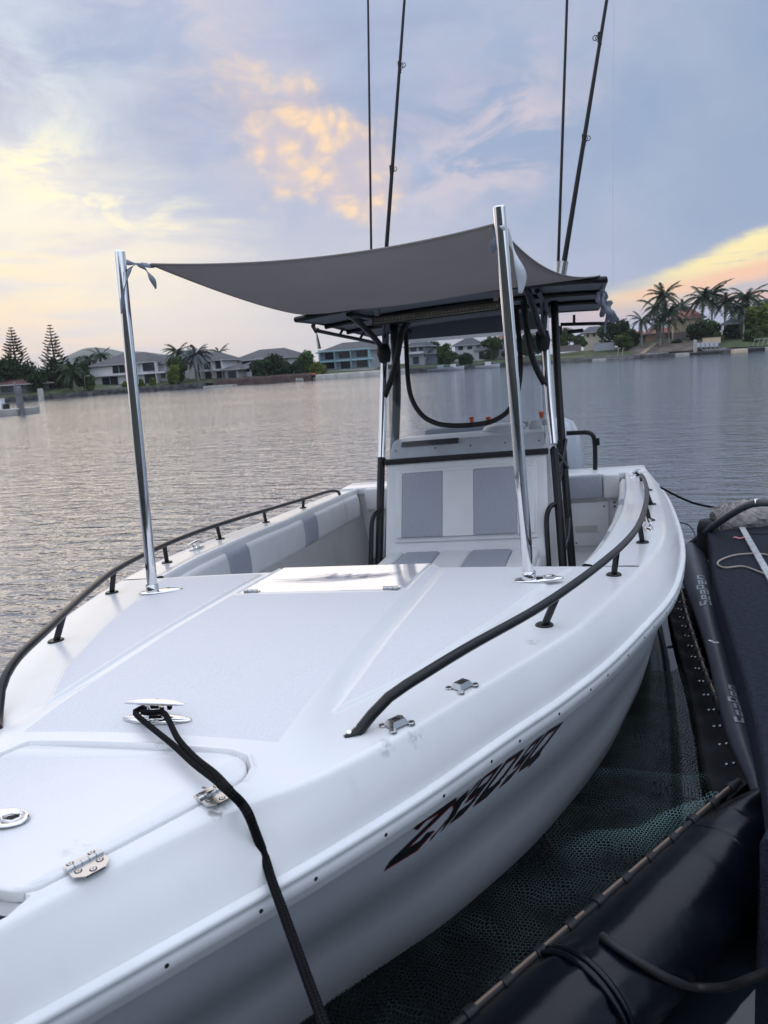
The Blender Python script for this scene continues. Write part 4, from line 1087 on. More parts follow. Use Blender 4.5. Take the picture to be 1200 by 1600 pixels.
rod(580, 390, 575, 0, .010, .0075, [], 'thin black rod, leftmost of the four above the shade')
rod(604, 385, 632, 0, .0185, .009, [(611, 265, 1), (624, 103, 1)], 'thick black rod leaning right beside the leftmost thin rod')
rod(872, 418, 886, 0, .0115, .009, [], 'thin black rod standing straight beside the rightmost leaning rod')
rod(880, 418, 948, 0, .021, .010, [(912, 217, 1), (937, 58, -1)], 'thick black rod leaning far right, rightmost of the four')
fl_ = MB().tube([Wd(by(958, 445, 6.0)), Wd(by(957, 240, 6.0)), Wd(by(960, -20, 6.0))], .0011, 5)
fl_.build('fishing_line', WHITEP, origin=tuple(Wd(by(958, 445, 6.0))), label='fine pale fishing line hanging down right of the rightmost rod', cat='fishing line')

# bow mooring rope: bight on the cleat, two legs merging, over the side
def onx(px, py, X): d = HB @ ray_w(px, py); return CB + d*((X-CB.x)/d.x)
zr = dkz(0, 1.39)
c1 = Vector((-.028, 1.392, zr+.026)); c2 = Vector((.026, 1.392, zr+.026))
ma = [Vector((.028, 1.408, zr+.024)), Vector((0, 1.414, zr+.024)), Vector((-.030, 1.408, zr+.024)), Vector((-.046, 1.392, zr+.022)), Vector((-.034, 1.372, zr+.019)), bz(268, 1162, zr+.014), bz(302, 1193, zr+.012), bz(332, 1216, zr+.010), bz(358, 1238, zr+.008)]
mb_ = [Vector((-.020, 1.372, zr+.028)), Vector((.006, 1.370, zr+.028)), Vector((.034, 1.375, zr+.024)), bz(278, 1154, zr+.018), bz(305, 1184, zr+.016), bz(335, 1208, zr+.017), bz(360, 1234, zr+.018)]
mc = [bz(345, 1225, zr+.018), bz(362, 1240, zr+.014), bz(378, 1256, .880), bz(389, 1274, .872), bz(399, 1300, .83), bz(412, 1335, .785), bz(424, 1374, .762)]
qe = by(524, 1650, .84); mc += [mc[-1].lerp(qe, t) for t in (.12, .3, .5, .75, 1.0)]
o_ = Wd(ma[0]); rope = MB()
rope.tube([Wd(p)-o_ for p in crv(ma, 50)], .0066, 10)
rope.tube([Wd(p)-o_ for p in crv(mb_, 50)], .0066, 10)
rope.tube([Wd(p)-o_ for p in crv(mc, 90)], .0088, 12)
ro = rope.build('mooring_rope', ROPE, label='black braided rope looped on the bow cleat and falling over the side', cat='rope'); ro.location = o_
# stern line to the dock
s0 = Wd(Vector((1.17, 6.0, sheer(6)+.03))); s1 = wz(1135, 796, .50)
sl_ = [s0, s0.lerp(s1, .3)-Vector((0, 0, .035)), s0.lerp(s1, .65)-Vector((0, 0, .05)), s1]
MB().tube([p-s0 for p in crv(sl_, 20)], .008, 8).build('stern_line', ROPE, label='thin dark line from the boat stern to the fleece roll', cat='rope').location = s0

# ================================================================ FLOATING PEN
def pen_tube(b, C_, rs, n=24, mi=0): return b.tube(C_, rs, n, mi=mi)
pen = empty('floating_pen', (1.3, 2.5, 0), label='black inflatable pen of rubber tubes and green net floating around the hull', cat='boat pen')
PO = Vector((1.3, 2.5, 0))
# side tube from measured left and right edges
E_ = [((1064, 868), (1100, 866)), ((1066, 905), (1114, 905)), ((1076, 950), (1128, 950)), ((1096, 1020), (1145, 1020)), ((1112, 1070), (1154, 1070)), ((1126, 1113), (1163, 1113)), ((1150, 1175), (1180, 1175)), ((1168, 1210), (1190, 1215)), ((1180, 1240), (1192, 1240))]
cen, rad = [], []
for l_, r_ in E_:
    a_, b_ = wz(*l_, .20), wz(*r_, .20); cen.append((a_+b_)/2); rad.append(max(.045, (b_-a_).length*.5))
cen[0] += (cen[0]-cen[1])*.2
C_ = crv([(p.x, p.y, .19) for p in cen], 60); Rr = [interp(i, [60*k/8 for k in range(9)], rad[:-1]+[.02]) for i in range(61)]
Rr = [.11 if r > .11 else r for r in Rr]; Rr[0] = .05; Rr[1] = .085
st_ = MB().tube([p-PO for p in C_], Rr, 28).build('side_tube', TUBEM, pen); SC, SR = C_, Rr
# printed word along the tube, reading from near to far
PRINT = mat('grey_print', (.34, .37, .42), .5)
BL = {'S': [[(.9, 1), (.1, 1), (.1, .55), (.9, .5), (.9, 0), (.1, 0)]], 'e': [[(.1, .38), (.9, .38), (.9, .72), (.1, .72), (.1, 0), (.9, 0)]], 'a': [[(.1, .72), (.9, .72), (.9, 0), (.1, 0), (.1, .38), (.9, .38)]],
      'P': [[(.1, 0), (.1, 1), (.9, 1), (.9, .42), (.1, .42)]], 'n': [[(.1, 0), (.1, .72), (.9, .72), (.9, 0)]]}
def tube_text(word, i0, adv, hgt, phi0):
    b = MB(); N_ = len(SC)
    def M_(u, v):
        y = i0+u; k = min(range(N_), key=lambda q_: abs(SC[q_].y-y)); k2 = min(N_-1, max(0, k+(1 if SC[min(N_-1, k+1)].y > y > SC[k].y or SC[min(N_-1, k+1)].y < y < SC[k].y else -1)))
        a_, c_ = SC[k], SC[k2]; f = 0 if abs(c_.y-a_.y) < 1e-6 else (y-a_.y)/(c_.y-a_.y); cc = a_.lerp(c_, f); r = SR[k]*(1-f)+SR[k2]*f+.0022
        t = (c_-a_).normalized(); t = t if t.y > 0 else -t; s_ = Vector((t.y, -t.x, 0)).normalized(); phi = phi0+v/r
        return cc-s_*math.sin(phi)*r+Vector((0, 0, math.cos(phi)*r))-PO
    for n_, ch in enumerate(word):
        for st in BL[ch]:
            for (x0, y0), (x1, y1) in zip(st[:-1], st[1:]):
                d_ = Vector((x1-x0, y1-y0)).normalized(); w_ = Vector((-d_.y, d_.x)); r1, r2 = [], []
                for k in range(5):
                    t = -.07+1.14*k/4; x, y = x0+(x1-x0)*t, y0+(y1-y0)*t; th = .10
                    r1.append(M_((n_+ (x+w_.x*th)*.78)*adv, (y+w_.y*th)*hgt)); r2.append(M_((n_+(x-w_.x*th)*.78)*adv, (y-w_.y*th)*hgt))
                b.loft([r1, r2], smooth=False)
    b.build('printed_word', PRINT, st_)
tube_text('SeaPen', 4.30, .088, .052, -.32)
tube_text('SeaPen', 2.93, .060, .052, -.95)
for px, py in ((1112, 1002), (1116, 1004), (1121, 1004), (1109, 1001)):
    p = wz(px, py, .29)-PO; MB().disc(p, (0, 0, 1), .007, .002, 8).build('scuff', WHITEP, st_)
# front tube
cd = Vector((.545, .838, 0)); nn_ = Vector((.838, -.545, 0)); q0 = Vector((1.01, 1.92, 0))+nn_*.07
FT = [q0+cd*s_+Vector((0, 0, .10)) for s_ in (-1.5, -1.0, -.5, -.2, .0, .2, .35, .5, .60, .68, .725)]
FR = [.138, .138, .138, .138, .138, .137, .15, .115, .080, .045, .012]
C_ = crv(FT, 80); Rf = [interp((C_[i]-q0).dot(cd), (-1.5, -1.0, -.5, -.2, .0, .2, .35, .5, .60, .68, .725), FR) for i in range(81)]
FTc = [p+Vector((0, 0, (.16-Rf[i])*.9))-nn_*.020 for i, p in enumerate(C_)]
ft = MB().tube([p-PO for p in crv(FTc, 240)], [Rf[min(80, int(i/3))]*(1-(i/3) % 1)+Rf[min(80, int(i/3)+1)]*((i/3) % 1) for i in range(241)], 64).build('front_tube', TUBEB, pen)
for v in ft.data.vertices:
    p = Vector(v.co)+PO; s_ = (p-q0).dot(cd); ax_ = q0+cd*s_-nn_*.020+Vector((0, 0, .10)); r_ = (p-ax_)
    if r_.length > 1e-4:
        n_ = r_.normalized(); a_ = math.atan2(n_.z, n_.dot(nn_)); wr = math.exp(-((s_+.35)/.07)**2)*math.sin(a_*15+s_*20)*.0035+math.exp(-((s_-.52)/.14)**2)*math.sin(a_*11+s_*16)*.004
        v.co += n_*(wr+.0025*noise.noise(Vector((s_*4, a_*1.5, 0)))-.006*math.exp(-((s_+.35)/.018)**2))
for s_ in (-.36, -.34):
    c_ = q0+cd*s_+Vector((0, 0, .10)); rg = [c_-nn_*.020+Vector((0, 0, .0198))+(nn_*math.cos(a)+Vector((0, 0, 1))*math.sin(a))*(.139) for a in [2*math.pi*k/36 for k in range(37)]]
    MB().tube([p-PO for p in rg], .0055 if s_ > -.3 else .009, 8).build('tube_seam', TUBEB, ft)
# black skirts carrying the lacing between net and tubes
def skirt(path_out, path_in, nm, ripple):
    rows = []
    N = len(path_out)-1
    for k in range(7):
        t = k/6; rows.append([path_out[i].lerp(path_in[i], t)+Vector((0, 0, ripple*math.sin(i*1.3+t*2)*math.sin(math.pi*t)-.02*math.sin(math.pi*t)))-PO for i in range(N+1)])
    o = MB().loft(rows).build(nm, BLACKR, pen); solid(o, .004); return o
inner = [(1040, 912), (1046, 960), (1058, 1010), (1072, 1060), (1086, 1127), (1092, 1170), (1097, 1200), (1110, 1245), (1108, 1262)]
outer = [(1062, 915), (1072, 960), (1087, 1010), (1104, 1060), (1127, 1115), (1143, 1150), (1155, 1180), (1168, 1212), (1172, 1222)]
pi_ = crv([wz(*p, .05) for p in inner], 50); po_ = crv([wz(*p, .17) for p in outer], 50)
sk1 = skirt(po_, pi_, 'side_skirt', .012)
fo = [q0+cd*s_-nn_*.135+Vector((0, 0, .20)) for s_ in [-1.0+1.66*i/50 for i in range(51)]]
fi = [q0+cd*s_-nn_*(.205+.012*math.sin(i*.5))+Vector((0, 0, .06)) for i, s_ in enumerate([-1.0+1.66*i/50 for i in range(51)])]
sk2 = skirt(fo, fi, 'front_skirt', .008)
# lacing: tan cord dashes in a black sleeve with keepers
def lacing(path, par, seg=.115, gap=.4, r=.0042):
    sl = MB().tube([p-PO for p in path], .011, 10).build('lacing_sleeve', BLACKR, par)
    L = [0]
    for i in range(1, len(path)): L.append(L[-1]+(path[i]-path[i-1]).length)
    def at_(s_):
        for i in range(1, len(L)):
            if L[i] >= s_: return path[i-1].lerp(path[i], (s_-L[i-1])/(L[i]-L[i-1]))
        return path[-1]
    s_ = .03; k = 0
    while s_+seg < L[-1]:
        a_, b_ = at_(s_), at_(s_+seg*(1-gap*.5)); up_ = Vector((0, 0, .010))
        if k % 4 == 2: b_ = at_(s_+seg*.35)
        MB().tube([a_+up_-PO, b_+up_-PO], r, 7).build('lacing_cord', ZIPM, sl)
        c_ = at_(s_+seg*.9); d_ = (at_(s_+seg*.95)-at_(s_+seg*.85)).normalized()
        MB().tube([c_-d_*.016-PO, c_+d_*.016-PO], .0165, 10).build('lacing_keeper', BLACKR, sl)
        s_ += seg; k += 1
lacing([p+Vector((0, 0, .012)) for p in po_[2:]], sk1, .13)
lacing([q0+cd*(-1.0+1.70*i/60)-nn_*.125+Vector((0, 0, .215)) for i in range(61)], sk2, .125)
for i in range(2, 50, 3):
    for dk, f_ in ((0, .22), (1, .40)):
        p = po_[i].lerp(pi_[i], f_)+Vector((0, .02*dk, .012))-PO; MB().disc(p, (-.3, 0, 1), .0065, .003, 10).build('eyelet', CHROME, sk1)
for s_, f_ in ((-.52, .4), (-.58, .4), (-.64, .5), (.3, .4), (.33, .5), (.52, .4), (-.9, .4)):
    p = (q0+cd*s_-nn_*.155+Vector((0, 0, .17)))-PO; MB().disc(p, (-.5, .3, 1), .0065, .003, 10).build('eyelet', CHROME, sk2)
# looped mooring tube across the front tube
bmt = bmesh.new(); bmt.from_mesh(ft.data); bvt = BVHTree.FromBMesh(bmt); bmt.free()
def on_tube(px, py, lift):
    d = ray_w(px, py).normalized(); h_, n_, _, _ = bvt.ray_cast(CW-PO, d)
    if h_ is None: return wz(px, py, .08)
    return h_+PO-d*lift
lp_ = [on_tube(940, 1462, .012), on_tube(958, 1476, .014), on_tube(985, 1494, .018), on_tube(1020, 1516, .018), on_tube(1050, 1532, .018), on_tube(1085, 1542, .02), wz(1130, 1543, .10), wz(1165, 1532, .15), wz(1205, 1515, .2), wz(1260, 1480, .3)]
MB().tube([p-PO for p in crv(lp_, 60)], .011, 12).build('towing_hose', BLACKR, pen)
# net
def net_mat():
    M = bpy.data.materials.new('green_net'); M.use_nodes = True; t = NT(M.node_tree); b = t.n['Principled BSDF']; o = [n for n in t.n if n.type == 'OUTPUT_MATERIAL'][0]
    uv = t.new('ShaderNodeTexCoord').outputs['UV']; s = t.new('ShaderNodeSeparateXYZ'); t.link(uv, s.inputs[0])
    wob = t.math('ADD', t.math('MULTIPLY', t.math('SUBTRACT', t.noise(uv, 14, 3), .5), 1.3), t.math('MULTIPLY', t.math('SUBTRACT', t.noise(uv, 3.5, 2), .5), 9.0))
    ux = t.math('ADD', t.math('MULTIPLY', s.outputs[0], 78), wob); vy = t.math('ADD', t.math('MULTIPLY', s.outputs[1], 78), wob)
    row = t.math('FLOOR', vy); ux2 = t.math('ADD', ux, t.math('MULTIPLY', t.math('MODULO', row, 2.0), .5))
    a = t.math('LESS_THAN', t.math('PINGPONG', ux2, .5), .10); c_ = t.math('LESS_THAN', t.math('PINGPONG', vy, .5), .085)
    th = t.math('MAXIMUM', a, c_)
    co = t.new('ShaderNodeTexCoord').outputs['Object']; g = t.noise(co, 4.5, 4)
    at_ = t.new('ShaderNodeAttribute'); at_.attribute_name = 'dry'
    t.link(t.mix(at_.outputs['Fac'], t.mix(t.smooth(g, .42, .66), (.008, .011, .008), (.036, .058, .052)), (.16, .29, .275)), b.inputs['Base Color'])
    b.inputs['Roughness'].default_value = .6; b.inputs['Specular IOR Level'].default_value = .2
    tr = t.new('ShaderNodeBsdfTransparent'); m_ = t.new('ShaderNodeMixShader')
    t.link(th, m_.inputs[0]); t.link(tr.outputs[0], m_.inputs[1]); t.link(b.outputs[0], m_.inputs[2]); t.link(m_.outputs[0], o.inputs[0]); return M
NA, NBn = 200, 90; vs_, dry, uvv = [], [], []
wlp = [Wd((p.x, p.y, 0)) for p in water_l]
def hullx(y):
    for i in range(1, len(wlp)):
        if y <= wlp[i].y: a, b = wlp[i-1], wlp[i]; return a.x+(b.x-a.x)*(y-a.y)/(b.y-a.y+1e-9) if y > wlp[0].y else -.2
    return wlp[-1].x
def penx(y):
    side = interp(y, [2.2, 2.66, 2.92, 3.7, 4.7, 5.2], [1.32, 1.285, 1.285, 1.30, 1.31, 1.33])
    fr = 1.01 + (y-1.92)*.65 - .13
    return min(side, fr)
def ridge(x, y, pts, w_):
    best = 9
    for i in range(len(pts)-1):
        a, b = Vector(pts[i]), Vector(pts[i+1]); p = Vector((x, y)); t = max(0, min(1, (p-a).dot(b-a)/(b-a).length_squared)); best = min(best, (p-a.lerp(b, t)).length)
    return math.exp(-(best/w_)**2)
rg1 = [tuple(wz(px, py, .05).xy) for px, py in ((880, 1322), (930, 1303), (968, 1304), (1000, 1306), (1040, 1282), (1080, 1266), (1110, 1262))]
rg2 = [tuple(wz(px, py, .02).xy) for px, py in ((940, 1210), (985, 1212), (1040, 1220), (1090, 1225))]
rg3 = [tuple(wz(px, py, .02).xy) for px, py in ((800, 1395), (860, 1385), (940, 1378), (1000, 1385))]
for j in range(NA+1):
    y = 1.0+3.9*(j/NA); x0 = max(-.3, hullx(y)-.12); x1 = max(x0+.02, penx(y)+.02)
    for i in range(NBn+1):
        x = x0+(x1-x0)*i/NBn
        r1 = ridge(x, y, rg1, .055); r2 = ridge(x, y, rg2, .03); r3 = ridge(x, y, rg3, .07)
        nz = noise.noise(Vector((x*3, y*3, 0)))
        z = .014+.008*nz-.08*sstep(3.75, 4.35, y)+.0035*math.sin(y*34+4*nz)+.060*r1*(.4+.6*sstep(.75, 1.2, x))+.024*r2+.016*r3+.01*sstep(.7, 1.2, x)
        vs_.append((x-PO.x, y-PO.y, z+.035*sstep(x1-.08, x1, x))); dry.append(min(1, 1.0*r1*sstep(.72, 1.1, x)**.6+.30*r2+.16*r3)); uvv.append((x, y+z*1.5))
fs_ = [(j*(NBn+1)+i, j*(NBn+1)+i+1, (j+1)*(NBn+1)+i+1, (j+1)*(NBn+1)+i) for j in range(NA) for i in range(NBn)]
nt_ = MB().add(vs_, fs_, [tuple(uvv[k] for k in f) for f in fs_], smooth=True).build('net', net_mat(), pen)
at = nt_.data.attributes.new('dry', 'FLOAT', 'POINT'); at.data.foreach_set('value', dry)

# ================================================================ DOCK
DP = [(1.30, 1.93), (1.336, 2.02), (1.40, 2.585), (1.445, 3.4), (1.49, 4.35), (1.56, 5.1), (1.60, 5.72)]
dk = empty('floating_dock', (2.2, 4, 0), label='floating dock covered in dark navy carpet at the right edge', cat='dock'); DO = Vector((2.2, 4, 0))
DC = crv(DP, 40); top, mid, low_, inn = [], [], [], []
for p in DC:
    top.append(Vector((p.x+.012, p.y, .40))-DO); mid.append(Vector((p.x, p.y, .385))-DO); low_.append(Vector((p.x+.01, p.y, .10))-DO)
    inn.append(Vector((4.2, p.y, .402))-DO)
b = MB(); b.loft([low_, mid, top, inn]); b.loft([[low_[0], mid[0], top[0], inn[0]], [Vector((p.x, p.y+.01, -.05)) for p in (low_[0], mid[0], top[0], inn[0])]])
b.loft([[top[-1], inn[-1]], [Vector((top[-1].x, top[-1].y+.02, .1)), Vector((inn[-1].x, inn[-1].y+.02, .1))]])
b.build('carpet_deck', CARPET, dk)
MB().box((-.72, -2.0, .02), (1.9, 1.66, .12)).build('dock_float', BLACKR, dk)
sa, sb_ = wz(1159, 826, .405), wz(1212, 920, .405); d_ = (sb_-sa).normalized(); s_ = Vector((d_.y, -d_.x, 0))*.018
b = MB(); b.add([sa-s_-DO, sa+s_-DO, sb_+s_-DO+d_, sb_-s_-DO+d_, sa-s_-DO+Vector((0, 0, .012)), sa+s_-DO+Vector((0, 0, .012)), sb_+s_-DO+d_+Vector((0, 0, .012)), sb_-s_-DO+d_+Vector((0, 0, .012))], [(4, 5, 6, 7), (0, 1, 5, 4), (1, 2, 6, 5), (2, 3, 7, 6), (3, 0, 4, 7)])
b.build('edging_strip', GREYW, dk)
sm = wz(1170, 834, .403); MB().box((sm.x-DO.x, sm.y-.006-DO.y, .402), (1.9, sm.y+.006-DO.y, .407)).build('seam_cord', BLACKR, dk)
bp_ = wz(1104, 834, .36)
MB().lathe([(0, -.16), (.08, -.15), (.095, -.10), (.095, .10), (.08, .15), (0, .16)], Vector((bp_.x+.035, bp_.y+.02, .30))-DO, 22).build('corner_bumper', BLACKR, dk)
b = MB()
for k in range(5):
    p = wz(1101+2.2*k, 871+6.2*k, .20); b.box(p-DO-Vector((.0, .012, .006)), p-DO+Vector((.05, .012, .006)))
b.build('step_tread', WHITEP, dk)
# fleece roll along the far end
fa, fb = wz(1116, 812, .46), wz(1290, 795, .46)
pts = [fa.lerp(fb, t/16)+Vector((0, 0, .012*math.sin(t*2.1))) for t in range(17)]; rs = [.055, .085, .098, .102, .105]+[.108+.006*math.sin(t*1.7) for t in range(12)]
fo_ = fa.copy(); b = MB().tube([p-fo_ for p in pts], rs, 26)
fl = b.build('fleece_roll', FLEECE, label='fluffy grey fleece roll lying along the far edge of the navy dock', cat='dock fender'); fl.location = fo_
bm = bmesh.new(); bm.from_mesh(fl.data); bmesh.ops.subdivide_edges(bm, edges=bm.edges[:], cuts=3, use_grid_fill=True)
for v in bm.verts:
    v.co += v.co.normalized()*0; nv_ = noise.fractal(v.co*14, 1, 2, 4); nc = Vector((0, v.co.y-(fb-fa).y*0, v.co.z)).normalized() if v.co.length > 0 else Vector((0, 0, 1)); v.co += Vector((0, nc.y, nc.z))*nv_*.022
bm.to_mesh(fl.data); bm.free()
for p in fl.data.polygons: p.use_smooth = True
hair = MB(); rnd = random.Random(3)
for k in range(2600):
    t = rnd.random()*.75; a = rnd.uniform(-.6, 3.5); p = fa.lerp(fb, t)-fo_; r = .10 if t > .1 else .07+.3*t
    n_ = Vector((rnd.uniform(-.3, .3), -math.cos(a), math.sin(a))).normalized(); p = p+Vector((0, n_.y, n_.z))*r*.98
    d_ = (n_+Vector((rnd.uniform(-.8, .8), rnd.uniform(-.5, .5), rnd.uniform(-.5, .4)))).normalized(); s_ = d_.cross(Vector((0, 1, 0))).normalized()*.0013; ln = rnd.uniform(.015, .045)
    hair.add([p-s_, p+s_, p+d_*ln+Vector((0, 0, -.006))], [(0, 1, 2)])
hair.build('fleece_fibres', FLEECE, fl)
# arm from the pen corner to the dock
ap = [wz(1064, 862, .16), wz(1080, 850, .24), wz(1110, 826, .42), wz(1140, 805, .56), wz(1165, 791, .66), wz(1182, 786, .70), wz(1204, 786, .70), wz(1240, 792, .62)]
ao = ap[0]; arm = MB().tube([p-ao for p in crv(ap, 50)], .023, 14).build('mooring_whip', mat('grey_rubber_sleeve', (.07, .075, .085), .5), label='curved grey rubber mooring whip arching from the pen tube over the fleece roll', cat='mooring whip'); arm.location = ao
MB().lathe([(.0255, -.01), (.0255, .01)], ap[5]-ao, 14, rot=roty(R_(80))).build('clamp_band', CHROME, arm)
MB().box(ap[0]-ao-Vector((.03, .03, .03)), ap[0]-ao+Vector((.04, .03, .05)), bev=.012).build('arm_bracket', BLACKR, arm)
c_ = [wz(1060, 815, .3), wz(1078, 822, .25), wz(1086, 838, .2), wz(1080, 850, .2)]
MB().tube([p-c_[0] for p in crv([wz(1062, 828, .25), wz(1074, 832, .28), wz(1084, 842, .24)], 12)]if False else [p-ap[0] for p in crv(c_, 14)], .005, 6).build('tether', BLACKR, arm)
cp = [wz(1205, 868, .408), wz(1183, 865, .41), wz(1150, 867, .41), wz(1128, 874, .41), wz(1121, 881, .41), wz(1132, 887, .41), wz(1160, 885, .41), wz(1185, 893, .41), wz(1215, 905, .41)]
co_ = cp[0]; MB().tube([p-co_ for p in crv(cp, 50)], .0055, 8).build('cord', BEIGE, label='thin beige cord looped on the navy carpet across the pale strip', cat='cord').location = co_
tp_ = wz(1157, 842, .408); b = MB(); r1 = [Vector((-.045+.09*i/8, .006*math.sin(i), .004*math.sin(i*1.4)+.004)) for i in range(9)]; r2 = [p+Vector((.004, .022, .003)) for p in r1]
b.loft([r1, r2]); o = b.build('tape_scrap', PINK, label='small scrap of pink tape on the navy carpet by the pale strip', cat='tape'); o.location = tp_; solid(o, .001)

# ================================================================ WATER
def water_mat():
    M = mat('rippled_water', (.085, .102, .132), .06); t = NT(M.node_tree); b = t.n['Principled BSDF']; b.inputs['IOR'].default_value = 1.62
    co = t.new('ShaderNodeTexCoord').outputs['Object']
    c1_ = t.mapping(co, scale=(.42, 1.0, 1), rot=(0, 0, R_(-10)))
    big = t.noise(c1_, 1.5, 3, .5, .3); md = t.noise(t.mapping(co, scale=(.42, 1, 1), rot=(0, 0, R_(12))), 5.2, 3, .55, .4); fi_ = t.noise(co, 17, 2, .5)
    h = t.math('ADD', t.math('ADD', t.math('MULTIPLY', big, .078), t.math('MULTIPLY', md, .082)), t.math('MULTIPLY', fi_, .013))
    # sheltered water inside the pen and in lee patches near the far bank
    s = t.new('ShaderNodeSeparateXYZ'); t.link(co, s.inputs[0])
    xm = t.math('MULTIPLY', t.smooth(s.outputs[1], 6.2, 4.6), t.smooth(t.math('ABSOLUTE', t.math('SUBTRACT', s.outputs[0], .9)), 1.4, .9))
    lee = t.math('MULTIPLY', t.smooth(s.outputs[1], 105, 138), t.smooth(s.outputs[0], -18, 0))
    calm = t.math('SUBTRACT', 1.0, t.math('MAXIMUM', t.math('MULTIPLY', xm, .96), t.math('MULTIPLY', lee, .93)))
    gust = t.math('ADD', .65, t.math('MULTIPLY', t.smooth(t.noise(t.mapping(co, scale=(.35, 1, 1)), .05, 3), .3, .7), .5))
    h = t.math('MULTIPLY', t.math('MULTIPLY', h, calm), gust)
    bn = t.new('ShaderNodeBump'); bn.inputs['Strength'].default_value = 1.0; bn.inputs['Distance'].default_value = 1.0
    t.link(h, bn.inputs['Height']); t.link(bn.outputs[0], b.inputs['Normal']); return M
WM = water_mat()
b = MB().add([(-2380, -60, 0), (2380, -60, 0), (2380, 2750, 0), (-2380, 2750, 0)], [(0, 1, 2, 3)])
b.build('water', WM, kind='structure')
PW = mat('shaded_water', (.006, .009, .012), .03, bump=(2.2, .05, .02))  # dark colour stands in for the hull's shade on the pen water
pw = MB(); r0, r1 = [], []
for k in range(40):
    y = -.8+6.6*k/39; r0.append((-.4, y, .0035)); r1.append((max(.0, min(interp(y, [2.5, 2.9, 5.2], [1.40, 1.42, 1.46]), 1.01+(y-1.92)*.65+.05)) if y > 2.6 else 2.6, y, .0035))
pw.loft([r0, r1]).build('pen_water_shade', PW, kind='structure')
# ================================================================ LAND
def shoreY(px): return interp(px, [0, 60, 150, 300, 450, 590, 700, 820, 950, 1050, 1200, 1300], [106, 112, 118, 126, 133, 140, 147, 149, 152, 150, 146, 144])
def sx(px, py=585): return wy(px, py, shoreY(px)).x
GRASS = mat('bank_grass', (.055, .075, .03), .9, vary=(.4, .4, 6), bump=(3, .5, .1))
EARTH = mat('bank_earth', (.12, .10, .085), .9, vary=(.5, .3, 6), bump=(2, .5, .1))
ROCK = mat('revetment', (.05, .05, .05), .9, vary=(1.2, .6, 6), bump=(1.5, 1, .3))
CONC = mat('pale_concrete', (.36, .35, .33), .8, vary=(.8, .2, 5))
CREAMW = mat('cream_render', (.55, .45, .33), .8, vary=(.5, .08))
WALLW = mat('white_render', (.62, .62, .64), .8, vary=(.4, .08))
WALLG = mat('grey_render', (.30, .32, .36), .8, vary=(.4, .1))
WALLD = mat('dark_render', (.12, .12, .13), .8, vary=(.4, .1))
ROOFG = mat('slate_tiles', (.050, .054, .065), .7, bump=(6, .8, .08), vary=(1.5, .25, 6))
ROOFR = mat('terracotta_tiles', (.27, .115, .09), .8, bump=(6, .8, .08), vary=(1.5, .25, 6))
ROOFB = mat('brown_tiles', (.10, .05, .045), .8, bump=(6, .8, .08), vary=(1.5, .25, 6))
WIN = mat('window_glass', (.022, .028, .036), .25, spec=.3)
AQUA = mat('aqua_trim', (.26, .42, .47), .5)
WOODP = mat('weathered_pile', (.16, .16, .17), .85, vary=(1, .3, 5))
LEAFD = mat('dark_leaves', (.024, .044, .020), .8, spec=.15, vary=(.7, .5, 5))
LEAFM = mat('mid_leaves', (.045, .075, .025), .8, spec=.15, vary=(.7, .45, 5))
LEAFY = mat('yellow_green_leaves', (.10, .13, .03), .8, spec=.15, vary=(.7, .35, 5))
LEAFB = mat('blue_grey_leaves', (.10, .12, .13), .7, spec=.2, vary=(.7, .3, 5))
LEAFP = mat('palm_fronds', (.028, .05, .028), .65, spec=.25, vary=(.9, .4, 5))
BARK = mat('bark', (.11, .095, .085), .9, vary=(2, .3, 5))
BARKP = mat('palm_trunk', (.22, .20, .19), .85, vary=(2, .25, 5))
def bank(p0, p1, step=25):
    return [sx(p) for p in range(p0, p1, step)]
pxs = list(range(-500, 1900, 25)); base = [(sx(p), shoreY(max(0, min(1300, p)))) for p in pxs]
rows = []
rise = lambda p: interp(p, [0, 400, 850, 980, 1050, 1200], [1.9, 1.9, 1.7, 2.4, 3.4, 3.0])
for off_, k in ((.6, 0), (3, .35), (8, .6), (16, 1.0), (40, 1.1), (400, 1.4)):
    rows.append([(x+.04*off_*(1 if x > 0 else -1), y+off_, .75+(rise(p)-.75)*k + (.12*noise.noise(Vector((x*.3, off_, 0))) if off_ < 40 else 0)) for p, (x, y) in zip(pxs, base)])
MB().loft(rows).build('far_bank', GRASS, kind='structure')
# bare earth slope on the right bank
r0, r1, r2 = [], [], []
for p in range(985, 1125, 5):
    x, y = sx(p), shoreY(p); zz = lambda k: .75+(rise(p)-.75)*k
    r0.append((x, y+.7, .80+zz(0)-.75)); r1.append((x, y+3.3, zz(.35)+.22+.1*noise.noise(Vector((x, 0, 0))))); r2.append((x, y+7.4, zz(.6)+.25))
MB().loft([r0, r1, r2]).build('bare_slope', EARTH, kind='structure')
# unseen rising bank added behind the camera to darken the chrome and hull reflections
nr = []
for y, z in ((-5.5, -.5), (-6, .8), (-8, 1.2), (-11, 2.4), (-15, 5.2), (-22, 7.5), (-60, 8)):
    nr.append([(x, y-abs(x)*.05, z+(.8*noise.noise(Vector((x*.15, y*.2, 3))) if z > 1.3 else 0)) for x in range(-60, 61, 3)])
MB().loft(nr).build('unseen_near_bank', mat('unseen_bank_dark', (.018, .022, .020), .95, vary=(.3, .5, 6)), kind='structure')
